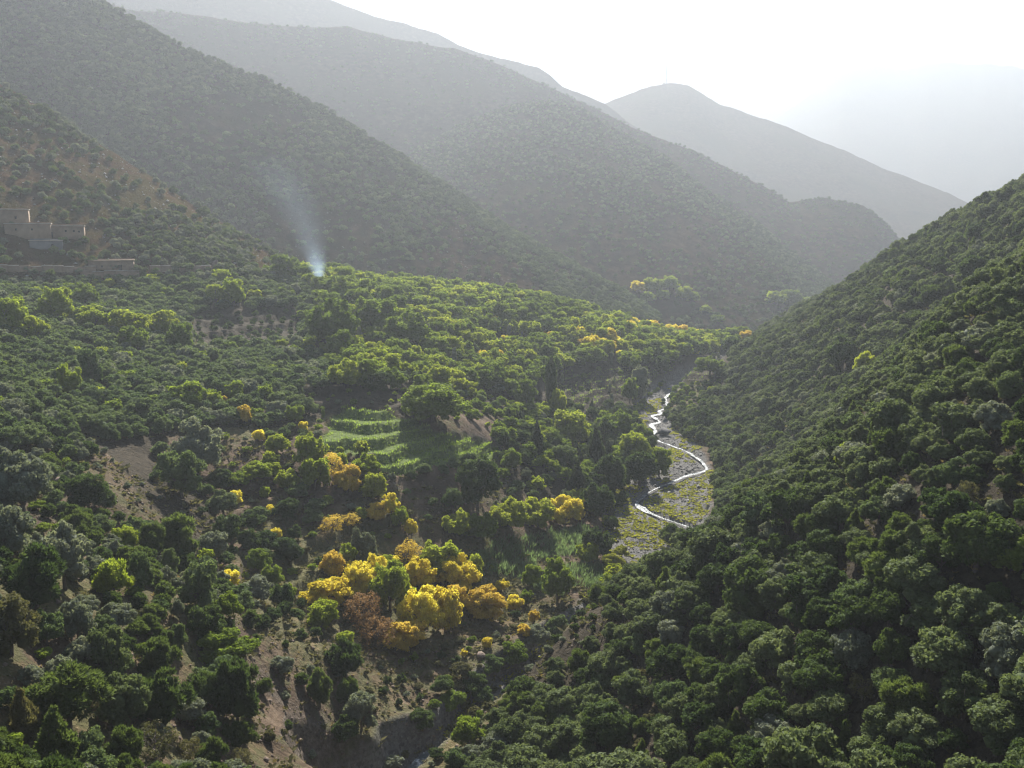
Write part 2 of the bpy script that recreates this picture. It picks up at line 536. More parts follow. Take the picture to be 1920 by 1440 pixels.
hill('high_mountain', [(1400, 260, 4700), (1500, 192, 4700), (1545, 160, 4700), (1580, 126, 4700), (1600, 121, 4700), (1650, 122, 4700), (1690, 131, 4700), (1715, 128, 4700), (1740, 120, 4700), (1790, 119, 4700), (1820, 123, 4700), (1850, 121, 4700), (1900, 123, 4700), (1930, 132, 4700), (2050, 150, 4650), (2300, 140, 4600), (2600, 170, 4600)],
     [(1400, 480, 3000), (2000, 480, 3000), (2600, 480, 3000)], 300, 70, 150, 16, 67, 'high mountain with a flat jagged crest in white haze')

v = np.array([(-9000, -1500, -112), (9000, -1500, -112), (9000, 9000, -112), (-9000, 9000, -112)], float)
link('plain', new_mesh('plain', v, quads=[[0, 1, 2, 3]]), M_HILL, kind='structure', label='distant lowland under the mountains')

# ------------------------------------------------------------------ river water
def water_material():
    M = Mat('stream_water')
    n = M.noise(0.6, 6, 0.75)
    c = M.mix(M.step(n, 0.48, 0.66), (0.07, 0.085, 0.09), (0.82, 0.84, 0.86))
    M.link(c, M.p.inputs['Base Color'])
    M.p.inputs['Roughness'].default_value = 0.28
    M.p.inputs['IOR'].default_value = 1.33
    M.bump(M.noise(1.6, 4, 0.6), 0.5, 0.9)
    return M.m


def ribbon(path, width, zoff, sub=1.2):
    P = np.asarray(path, float)
    d = np.r_[0, np.cumsum(np.hypot(*np.diff(P, axis=0).T))]
    s = np.arange(0, d[-1], sub)
    x, y = np.interp(s, d, P[:, 0]), np.interp(s, d, P[:, 1])
    for _ in range(4):
        x[1:-1] = (x[:-2] + 2 * x[1:-1] + x[2:]) / 4
        y[1:-1] = (y[:-2] + 2 * y[1:-1] + y[2:]) / 4
    tx_, ty_ = np.gradient(x), np.gradient(y)
    L = np.hypot(tx_, ty_) + 1e-9
    nx, ny = -ty_ / L, tx_ / L
    rows = []
    for k in (-1, -0.5, 0, 0.5, 1):
        w = (width + 1.6 * ss(170, 135, y)) * (1 + 1.3 * vnoise(s / 3.5, np.full_like(s, k * 3), 5)) * (0.85 + 1.3 * vnoise(s / 17, 0 * s, 8)) * 0.5
        rows.append(np.stack([x + nx * k * w, y + ny * k * w, river_z(y) + zoff + 0 * x], 1))
    V = np.stack(rows, 1)
    return new_mesh('stream', V.reshape(-1, 3), quads=grid_faces(len(s), 5)[:, ::-1], smooth=True)


link('stream', ribbon(STREAM, 1.5, 0.12), water_material(), kind='structure', label='narrow glittering stream winding over the gravel')

# ------------------------------------------------------------------ foliage


def foliage(name, a, b, translucent=0.4, glow=None, rough=0.7, spec=0.05):
    """leaf material: two tones mixed tree by tree and clump by clump; leaves pass part of the light"""
    M = Mat(name)
    info = M.node('ShaderNodeObjectInfo')
    n = M.noise(0.45, 3, 0.6)
    f = M.math('ADD', M.math('MULTIPLY', info.outputs['Random'], 0.7), M.math('MULTIPLY', M.math('SUBTRACT', n, 0.35), 0.9), clamp=True)
    c = M.mix(f, a, b)
    n2 = M.noise(3.5, 2, 0.5)
    hsv = M.node('ShaderNodeHueSaturation')
    M.link(c, hsv.inputs['Color'])
    M.link(M.math('ADD', M.math('MULTIPLY', n2, 0.9), 0.55), hsv.inputs['Value'])
    col = hsv.outputs[0]
    M.link(col, M.p.inputs['Base Color'])
    M.p.inputs['Roughness'].default_value = rough
    M.p.inputs['Specular IOR Level'].default_value = spec
    tr = M.node('ShaderNodeBsdfTranslucent')
    tc = M.mix(1.0, col, glow or (1.25, 1.25, 0.75), 'MULTIPLY')
    M.link(tc, tr.inputs['Color'])
    mx = M.node('ShaderNodeMixShader')
    mx.inputs[0].default_value = translucent
    M.link(M.p.outputs[0], mx.inputs[1])
    M.link(tr.outputs[0], mx.inputs[2])
    M.link(mx.outputs[0], M.out.inputs['Surface'])
    return M.m


def bark_material():
    M = Mat('bark')
    c = M.ramp(M.noise(2.5, 5, 0.7), [(0.3, (0.06, 0.045, 0.035)), (0.7, (0.16, 0.13, 0.105))])
    M.link(c, M.p.inputs['Base Color'])
    M.p.inputs['Roughness'].default_value = 0.9
    return M.m


BARK = bark_material()
LEAF = {
    'oak': foliage('evergreen_oak_leaves', (0.081, 0.11, 0.045), (0.15, 0.181, 0.088), 0.42),
    'oak_dark': foliage('dark_evergreen_leaves', (0.04, 0.067, 0.023), (0.081, 0.115, 0.034), 0.42),
    'silver': foliage('silver_leaves', (0.132, 0.154, 0.11), (0.209, 0.226, 0.171), 0.4),
    'olive': foliage('olive_leaves', (0.074, 0.114, 0.045), (0.141, 0.181, 0.075), 0.42),
    'green': foliage('green_leaves', (0.105, 0.155, 0.024), (0.195, 0.25, 0.04), 0.52),
    'lime': foliage('lime_leaves', (0.17, 0.235, 0.03), (0.31, 0.335, 0.045), 0.6),
    'gold': foliage('golden_leaves', (0.56, 0.45, 0.05), (0.74, 0.66, 0.09), 0.58, (1.1, 1.1, 0.9)),
    'orange': foliage('orange_leaves', (0.50, 0.37, 0.06), (0.66, 0.52, 0.09), 0.52, (1.1, 1.05, 0.9)),
    'brown': foliage('withered_leaves', (0.20, 0.125, 0.055), (0.32, 0.20, 0.085), 0.35, (1.1, 1.0, 0.8)),
    'juniper': foliage('juniper_needles', (0.062, 0.092, 0.028), (0.115, 0.152, 0.045), 0.42),
    'conifer': foliage('conifer_needles', (0.025, 0.042, 0.016), (0.05, 0.07, 0.026), 0.3),
    'scrub': foliage('scrub_leaves', (0.065, 0.07, 0.03), (0.16, 0.145, 0.065), 0.35),
    'reed': foliage('reed_blades', (0.12, 0.18, 0.085), (0.2, 0.27, 0.14), 0.45, None, 0.45, 0.3),
    'grass': foliage('grass_blades', (0.168, 0.252, 0.049), (0.336, 0.406, 0.112), 0.5),
    'dry': foliage('dry_grass', (0.17, 0.125, 0.055), (0.30, 0.24, 0.12), 0.4),
    'meadow': foliage('river_herbs', (0.2, 0.215, 0.03), (0.36, 0.35, 0.05), 0.45),
}

ICO = None


def ico():
    global ICO
    if ICO is None:
        import bmesh
        bm = bmesh.new()
        bmesh.ops.create_icosphere(bm, subdivisions=2, radius=1)
        bm.verts.ensure_lookup_table()
        ICO = (np.array([v.co[:] for v in bm.verts]), np.array([[v.index for v in f.verts] for f in bm.faces]))
        bm.free()
    return ICO


def lobes_for(shape, r):
    """centres and radii of the leaf clumps of a crown one unit tall, half a unit in radius"""
    L = []
    if shape in ('dome', 'spread', 'bush', 'fuzz'):
        n = {'dome': 17, 'spread': 29, 'bush': 10, 'fuzz': 12}[shape]
        for i in range(n):
            rad = r.uniform(*{'dome': (0.12, 0.25), 'spread': (0.09, 0.2), 'bush': (0.15, 0.28), 'fuzz': (0.17, 0.3)}[shape])
            a = 2.4 * i + r.uniform(-0.5, 0.5)
            u = r.uniform(-0.8, 0.92 if shape != 'spread' else 0.88) if i else (0.95 if shape != 'spread' else 0.75)
            q = math.sqrt(max(0, 1 - u * u))
            k = r.uniform(0.7, 1.14)
            L.append((math.cos(a) * q * (0.5 - rad) * k, math.sin(a) * q * (0.5 - rad) * k, 0.5 + u * (0.5 - rad) * k, rad))
        L.append((0, 0, 0.48, 0.27))
    elif shape == 'cone':
        for i in range(12):
            t = i / 11
            rad = 0.26 * (1 - t) + 0.07
            a = 2.4 * i
            L.append((math.cos(a) * 0.16 * (1 - t), math.sin(a) * 0.16 * (1 - t), 0.14 + 0.8 * t, rad * r.uniform(0.85, 1.15)))
    elif shape == 'column':
        for i in range(11):
            t = i / 10
            rad = 0.2 * math.sin(math.pi * min(0.97, 0.2 + 0.8 * t)) ** 0.6 + 0.07
            a = 2.4 * i
            L.append((math.cos(a) * 0.09, math.sin(a) * 0.09, 0.14 + 0.78 * t, rad * r.uniform(0.8, 1.15)))
    return np.array(L)


def crown_mesh(name, seed, shape, n, leaf, core=0.8, needle=False, gappy=0.0):
    r = np.random.default_rng(seed)
    L = lobes_for(shape, r)
    S = []
    for c in L:
        for k in range(7):
            e = r.normal(size=3)
            e[2] = abs(e[2]) * 1.1 - 0.35
            e /= np.linalg.norm(e)
            S.append((*(c[:3] + e * c[3] * r.uniform(0.55, 0.95)), c[3] * r.uniform(0.28, 0.5)))
    S = np.array(S)
    w = S[:, 3] ** 2
    pos, nrm = [], []
    while sum(map(len, pos)) < n:
        m = n
        k = r.choice(len(S), m, p=w / w.sum())
        d = r.normal(size=(m, 3))
        d[:, 2] += 0.25
        d /= np.linalg.norm(d, axis=1)[:, None]
        p = S[k, :3] + d * S[k, 3:4] * (0.72 + 0.5 * r.random((m, 1)) ** 1.3 + 0.16 * (r.random((m, 1)) > 0.9))
        ok = p[:, 2] > 0.02
        for c in L:
            ok &= (np.linalg.norm(p - c[:3], axis=1) > 0.66 * c[3]) | (r.random(m) < 0.05)
        if gappy:
            ok &= r.random(m) > gappy * (vnoise(p[:, 0] * 6 + seed, p[:, 1] * 6 + p[:, 2] * 5, seed) > 0)
        pos.append(p[ok])
        nrm.append(d[ok])
    p, d = np.concatenate(pos)[:n], np.concatenate(nrm)[:n]
    nn = d + r.normal(size=p.shape) * 0.75
    nn /= np.linalg.norm(nn, axis=1)[:, None]
    t = r.normal(size=p.shape)
    if needle:
        t = d * 1.2 + t * 0.35 + np.array([0, 0, 0.35])
        nn = np.cross(t, r.normal(size=p.shape))
        nn /= np.linalg.norm(nn, axis=1)[:, None] + 1e-9
    t -= nn * (t * nn).sum(1)[:, None]
    t /= np.linalg.norm(t, axis=1)[:, None] + 1e-9
    b = np.cross(nn, t)
    s = leaf * r.uniform(0.55, 1.45, (len(p), 1))
    asp = 0.32 if needle else 0.62
    q = np.stack([p - t * s, p - b * s * asp + nn * s * 0.15, p + t * s, p + b * s * asp + nn * s * 0.15], 1)
    V = [q.reshape(-1, 3)]
    Q = np.arange(len(p) * 4).reshape(-1, 4)
    T = np.zeros((0, 3), int)
    off = len(p) * 4
    if core:
        iv, it = ico()
        for c in L:
            jit = 1 + 0.3 * r.uniform(-1, 0.5, (len(iv), 1))
            v = c[:3] + iv * c[3] * core * jit
            v[:, 2] = np.maximum(v[:, 2], 0.0)
            V.append(v)
            T = np.concatenate([T, it + off])
            off += len(iv)
    return new_mesh(name, np.concatenate(V), quads=Q, tris=T)


def tube(p0, p1, r0, r1, n=6):
    p0, p1 = np.array(p0, float), np.array(p1, float)
    d = p1 - p0
    d /= np.linalg.norm(d)
    a = np.cross(d, [0.3, 0.9, 0.2])
    a /= np.linalg.norm(a)
    b = np.cross(d, a)
    an = np.arange(n) * 2 * math.pi / n
    ring = np.cos(an)[:, None] * a + np.sin(an)[:, None] * b
    v = np.concatenate([p0 + ring * r0, p1 + ring * r1])
    i = np.arange(n)
    q = np.stack([i, (i + 1) % n, (i + 1) % n + n, i + n], 1)
    return v, q


def join(parts):
    V, Q, off = [], [], 0
    for v, q in parts:
        V.append(v)
        Q.append(np.asarray(q) + off)
        off += len(v)
    return np.concatenate(V), np.concatenate(Q)


def trunk_mesh(name, seed, spread=0.35, top=0.62, limbs=6, r0=0.035):
    r = np.random.default_rng(seed)
    parts = []
    z1 = 0.28
    parts.append(tube((0, 0, -0.12), (0.01, 0.01, z1), r0 * 1.25, r0 * 0.8, 7))
    for i in range(limbs):
        a = i * 2 * math.pi / limbs + r.uniform(-0.4, 0.4)
        m = np.array([math.cos(a) * spread * 0.45, math.sin(a) * spread * 0.45, z1 + (top - z1) * 0.5])
        e = np.array([math.cos(a) * spread, math.sin(a) * spread, top + r.uniform(-0.1, 0.22)])
        parts.append(tube((0, 0, z1 - 0.04), m, r0 * 0.6, r0 * 0.36, 5))
        parts.append(tube(m, e, r0 * 0.36, r0 * 0.12, 4))
        for k in range(2):
            e2 = m + (e - m) * 0.4 + r.normal(size=3) * 0.13 + np.array([0, 0, 0.1])
            parts.append(tube(m + (e - m) * 0.3, e2, r0 * 0.22, r0 * 0.07, 4))
    v, q = join(parts)
    return new_mesh(name, v, quads=q)


# prototypes: kind -> level of detail -> meshes
SHAPE = {'oak': ('dome', False, 0), 'olive': ('dome', False, 0.45), 'broad': ('spread', False, 0.4), 'juniper': ('fuzz', True, 0), 'conifer': ('cone', True, 0.15),
         'poplar': ('column', False, 0.2), 'bush': ('bush', False, 0.15), 'thin': ('spread', False, 0.5)}
LODN = {0: (5600, 0.029), 1: (1300, 0.056), 2: (190, 0.13)}
CROWN, TRUNK = {}, {}
for ki, (kind, (shape, needle, gap)) in enumerate(SHAPE.items()):
    for lod, (n, lf) in LODN.items():
        if kind == 'thin':
            n, lf = int(n * 0.4), lf * 0.75
        if needle:
            n, lf = int(n * 1.25), lf * 1.35
        if kind == 'broad':
            n, lf = int(n * 1.35), lf * 0.9
        CROWN[kind, lod] = [crown_mesh(kind + '_crown', 100 * ki + 10 * lod + k, shape, n, lf, 0 if kind == 'thin' else 0.62, needle, gap) for k in range((4, 4, 3)[lod])]
    TRUNK[kind] = [trunk_mesh(kind + '_trunk', 900 + ki * 5 + k, 0.36 if shape in ('spread', 'dome') else 0.14, 0.6 if shape != 'column' else 0.8, 9 if kind == 'thin' else 6) for k in range(2)]

TREES = []          # everything planted: dict(kind, leaf, pos, w, h, group, seen size, hero)


def plant(kind, leaf, pos, w, h, zone, hero=None):
    x, y, z = pos
    px, py = project(np.array(x), np.array(y), np.array(z + 0.5 * h))
    TREES.append(dict(kind=kind, leaf=leaf, pos=(float(x), float(y), float(z)), w=w, h=h, zone=zone, hero=hero, px=float(px), py=float(py), size=F * max(w, h) / math.hypot(x, y, z)))


HERO_XY = []
R = random.Random(5)


def hero(cx, cy, w, h, kind, leaf, zone='hero'):
    p = hit(cx, min(cy + 0.42 * h, 1600))
    if p is None:
        return
    d = math.hypot(*p)
    wm, hm_ = w * d / F * 1.08, h * d / F * 1.12
    hm_ = max(hm_, 0.55 * wm)
    plant(kind, leaf, (p[0], p[1], p[2] - 0.05 * hm_), wm, hm_, zone, hero=True)
    HERO_XY.append((p[0], p[1], wm * 0.42))


G_, L_, O_, B_, E_, S_, D_, J_ = 'gold', 'lime', 'orange', 'brown', 'green', 'silver', 'oak_dark', 'juniper'
for h_ in [
    # golden grove in the middle
    (623, 1062, 42, 44, 'broad', O_), (653, 1045, 32, 38, 'broad', L_), (612, 1115, 78, 62, 'broad', G_), (605, 1160, 58, 52, 'broad', L_), (668, 1095, 58, 62, 'broad', G_), (700, 1078, 62, 60, 'broad', G_),
    (732, 1108, 80, 92, 'broad', L_), (786, 1080, 62, 64, 'broad', G_), (765, 1040, 50, 46, 'thin', O_), (727, 1060, 38, 34, 'broad', L_), (825, 1055, 84, 66, 'broad', L_), (857, 1082, 72, 66, 'broad', G_),
    (888, 1072, 46, 60, 'broad', L_), (790, 1152, 80, 82, 'broad', G_), (835, 1150, 62, 82, 'broad', G_), (852, 1122, 46, 52, 'broad', O_), (760, 1190, 64, 56, 'broad', O_), (685, 1150, 74, 66, 'thin', B_),
    (705, 1190, 80, 58, 'thin', B_), (745, 1207, 52, 36, 'thin', O_), (908, 1135, 78, 56, 'broad', O_), (940, 1101, 26, 22, 'broad', G_), (966, 1134, 34, 28, 'broad', G_), (986, 1124, 24, 28, 'broad', E_),
    (1000, 1160, 20, 26, 'broad', O_), (984, 1185, 28, 24, 'broad', O_), (914, 1208, 20, 18, 'broad', G_), (870, 1229, 12, 12, 'broad', G_), (648, 1201, 36, 26, 'broad', L_), (735, 1060, 30, 26, 'broad', G_),
    # yellow trees higher up the terraces
    (583, 852, 60, 64, 'broad', L_), (590, 892, 56, 60, 'broad', L_), (652, 905, 52, 56, 'broad', O_), (630, 880, 36, 52, 'thin', O_), (687, 882, 52, 46, 'broad', L_), (702, 916, 46, 50, 'broad', L_),
    (735, 950, 32, 44, 'broad', G_), (752, 974, 32, 40, 'broad', L_), (772, 992, 24, 36, 'broad', G_), (706, 966, 36, 36, 'broad', O_), (622, 987, 52, 30, 'thin', O_), (655, 980, 42, 28, 'thin', O_),
    (690, 1032, 44, 50, 'poplar', S_), (668, 1024, 24, 44, 'poplar', S_), (640, 872, 26, 30, 'broad', L_), (480, 890, 60, 26, 'bush', L_), (350, 745, 60, 50, 'broad', L_), (460, 780, 24, 34, 'broad', O_),
    (418, 752, 22, 16, 'broad', O_), (520, 835, 40, 36, 'broad', L_), (540, 905, 44, 40, 'bush', L_), (440, 735, 40, 36, 'broad', L_),
    # lime row above the reeds
    (858, 988, 58, 54, 'broad', L_), (900, 992, 64, 52, 'broad', E_), (955, 970, 74, 56, 'broad', L_), (1008, 966, 72, 54, 'broad', L_), (1058, 962, 62, 52, 'broad', G_), (1086, 958, 26, 40, 'broad', G_), (1120, 1025, 50, 60, 'broad', 'oak_dark'),
    (850, 1322, 44, 34, 'bush', E_), (890, 1285, 48, 36, 'bush', D_), (925, 1255, 44, 36, 'bush', 'olive'), (965, 1228, 50, 40, 'broad', E_), (1005, 1200, 46, 38, 'bush', S_), (1045, 1182, 48, 40, 'olive', 'olive'), (790, 1352, 44, 34, 'bush', D_), (865, 1262, 40, 30, 'bush', 'scrub'),
    (905, 1310, 40, 34, 'bush', 'olive'), (830, 1290, 40, 30, 'bush', D_), (1150, 1078, 36, 30, 'bush', L_), (1165, 1040, 30, 24, 'bush', 'meadow'), (1140, 1100, 40, 34, 'bush', L_),
    (1045, 1095, 56, 84, 'broad', E_), (1000, 1085, 44, 40, 'bush', E_), (1105, 1040, 44, 44, 'broad', L_), (1150, 1062, 44, 36, 'bush', 'meadow'), (895, 915, 84, 92, 'oak', D_), (850, 945, 40, 44, 'oak', 'olive'),
    # dark dome and the wood round it
    (812, 760, 112, 72, 'broad', E_), (1070, 805, 74, 62, 'broad', L_), (985, 738, 46, 58, 'broad', E_), (1032, 724, 36, 82, 'poplar', D_), (1046, 760, 30, 60, 'broad', L_),
    (1120, 850, 40, 76, 'conifer', 'conifer'), (1006, 826, 26, 60, 'conifer', 'conifer'), (1155, 800, 60, 54, 'broad', E_), (1190, 840, 56, 52, 'broad', L_), (1235, 868, 48, 60, 'broad', E_), (1200, 885, 60, 64, 'oak', D_),
    (1150, 895, 56, 70, 'oak', D_), (1120, 945, 60, 64, 'oak', D_), (1080, 900, 44, 54, 'conifer', 'conifer'), (1060, 860, 50, 44, 'oak', 'olive'), (960, 870, 44, 44, 'bush', E_),
    (530, 507, 62, 52, 'broad', E_), (622, 615, 84, 96, 'broad', E_), (700, 600, 90, 70, 'broad', E_), (760, 622, 80, 70, 'broad', E_), (640, 650, 50, 60, 'broad', E_), (660, 545, 70, 50, 'broad', E_),
    (1195, 720, 44, 50, 'poplar', S_), (1180, 735, 30, 50, 'broad', E_), (1240, 690, 26, 34, 'broad', D_), (1330, 690, 60, 34, 'broad', E_),
    (1378, 615, 32, 24, 'broad', O_), (1400, 633, 26, 18, 'broad', O_), (1088, 626, 16, 24, 'broad', G_), (1112, 642, 26, 22, 'broad', G_), (1140, 650, 30, 20, 'broad', O_), (1180, 680, 40, 36, 'broad', E_), (1190, 668, 30, 22, 'broad', L_),
    # bright trees on the left
    (25, 600, 56, 60, 'broad', L_), (110, 580, 54, 60, 'broad', L_), (160, 560, 40, 44, 'broad', E_), (70, 620, 40, 44, 'broad', L_), (180, 600, 60, 44, 'broad', L_), (240, 610, 60, 50, 'broad', L_), (300, 610, 56, 50, 'broad', L_),
    (340, 640, 46, 56, 'broad', E_), (250, 640, 50, 46, 'broad', E_), (405, 560, 40, 40, 'broad', L_), (440, 555, 44, 50, 'broad', L_), (415, 522, 36, 24, 'broad', L_), (130, 720, 36, 60, 'broad', L_), (478, 558, 24, 22, 'broad', L_),
    # lower left slope
    (335, 1018, 70, 78, 'juniper', J_), (290, 1022, 44, 60, 'juniper', J_), (166, 932, 62, 62, 'juniper', 'oak_dark'), (370, 850, 88, 92, 'olive', 'silver'), (340, 900, 80, 80, 'oak', 'olive'), (200, 940, 36, 46, 'olive', 'olive'), (400, 1032, 56, 56, 'oak', S_),
    (238, 1015, 46, 44, 'broad', L_), (320, 1066, 30, 50, 'olive', 'olive'), (372, 1110, 76, 82, 'olive', 'olive'), (426, 1146, 50, 52, 'bush', E_), (334, 1150, 24, 36, 'bush', S_), (385, 1176, 60, 56, 'oak', 'oak_dark'), (303, 1200, 36, 36, 'juniper', J_),
    (335, 1200, 32, 46, 'olive', 'olive'), (420, 1226, 96, 60, 'bush', E_), (294, 1246, 62, 66, 'juniper', J_), (415, 1270, 70, 50, 'olive', 'olive'), (446, 1318, 72, 110, 'juniper', 'oak_dark'), (386, 1308, 56, 66, 'juniper', 'oak_dark'), (304, 1332, 88, 92, 'juniper', 'oak_dark'),
    (130, 1332, 118, 92, 'juniper', J_), (236, 1330, 76, 96, 'oak', 'oak'), (215, 1092, 58, 62, 'juniper', L_), (265, 1085, 42, 70, 'olive', 'olive'), (70, 1110, 84, 92, 'juniper', 'oak_dark'), (22, 1196, 86, 92, 'olive', 'scrub'), (90, 1190, 56, 56, 'olive', 'olive'), (150, 1180, 62, 72, 'oak', S_),
    (208, 1252, 62, 92, 'oak', 'oak'), (48, 1350, 56, 80, 'conifer', 'scrub'), (108, 1405, 80, 96, 'conifer', J_), (400, 1422, 50, 48, 'juniper', J_), (292, 1402, 70, 60, 'thin', 'scrub'), (235, 1415, 60, 66, 'juniper', J_), (650, 1242, 60, 66, 'juniper', 'oak_dark'),
    (601, 1302, 40, 58, 'juniper', J_), (655, 1302, 40, 52, 'juniper', J_), (678, 1342, 58, 66, 'oak', S_), (650, 1386, 46, 46, 'oak', D_), (530, 1256, 40, 32, 'bush', S_), (20, 1012, 74, 84, 'oak', S_), (48, 930, 92, 104, 'oak', S_), (122, 1062, 84, 104, 'oak', S_), (735, 1438, 34, 22, 'bush', S_),
    (440, 905, 50, 30, 'bush', E_), (415, 905, 44, 36, 'bush', D_), (420, 950, 50, 44, 'oak', 'oak'), (430, 1000, 50, 50, 'bush', D_), (475, 985, 26, 30, 'bush', D_), (540, 960, 50, 36, 'bush', D_), (553, 1002, 26, 26, 'bush', D_), (500, 1020, 50, 36, 'bush', D_), (540, 1040, 60, 44, 'bush', D_),
    (480, 1055, 50, 36, 'bush', E_), (510, 1085, 40, 40, 'bush', E_), (530, 1125, 40, 44, 'bush', D_), (480, 1110, 60, 40, 'bush', S_), (535, 1150, 30, 30, 'bush', D_), (465, 1020, 40, 40, 'bush', D_), (175, 700, 40, 60, 'olive', 'olive'),
    # marked trees in the oak wood
    (1665, 845, 66, 62, 'juniper', J_), (1742, 562, 44, 40, 'juniper', J_), (1580, 672, 52, 56, 'oak', D_), (1622, 690, 40, 44, 'juniper', L_), (1897, 1046, 70, 62, 'broad', E_), (1745, 1160, 96, 56, 'oak', 'oak'), (1888, 1256, 96, 96, 'oak', S_),
    (878, 1376, 56, 46, 'juniper', E_), (1795, 680, 48, 44, 'juniper', J_), (1582, 862, 36, 44, 'juniper', L_), (1830, 520, 60, 50, 'oak', D_), (1610, 905, 50, 52, 'oak', 'oak'), (1375, 1125, 34, 38, 'juniper', J_), (1455, 1128, 66, 54, 'oak', 'oak'),
    (1380, 985, 60, 52, 'bush', J_), (1260, 1010, 44, 36, 'juniper', J_), (1300, 1020, 52, 50, 'oak', D_),
]:
    hero(*h_)

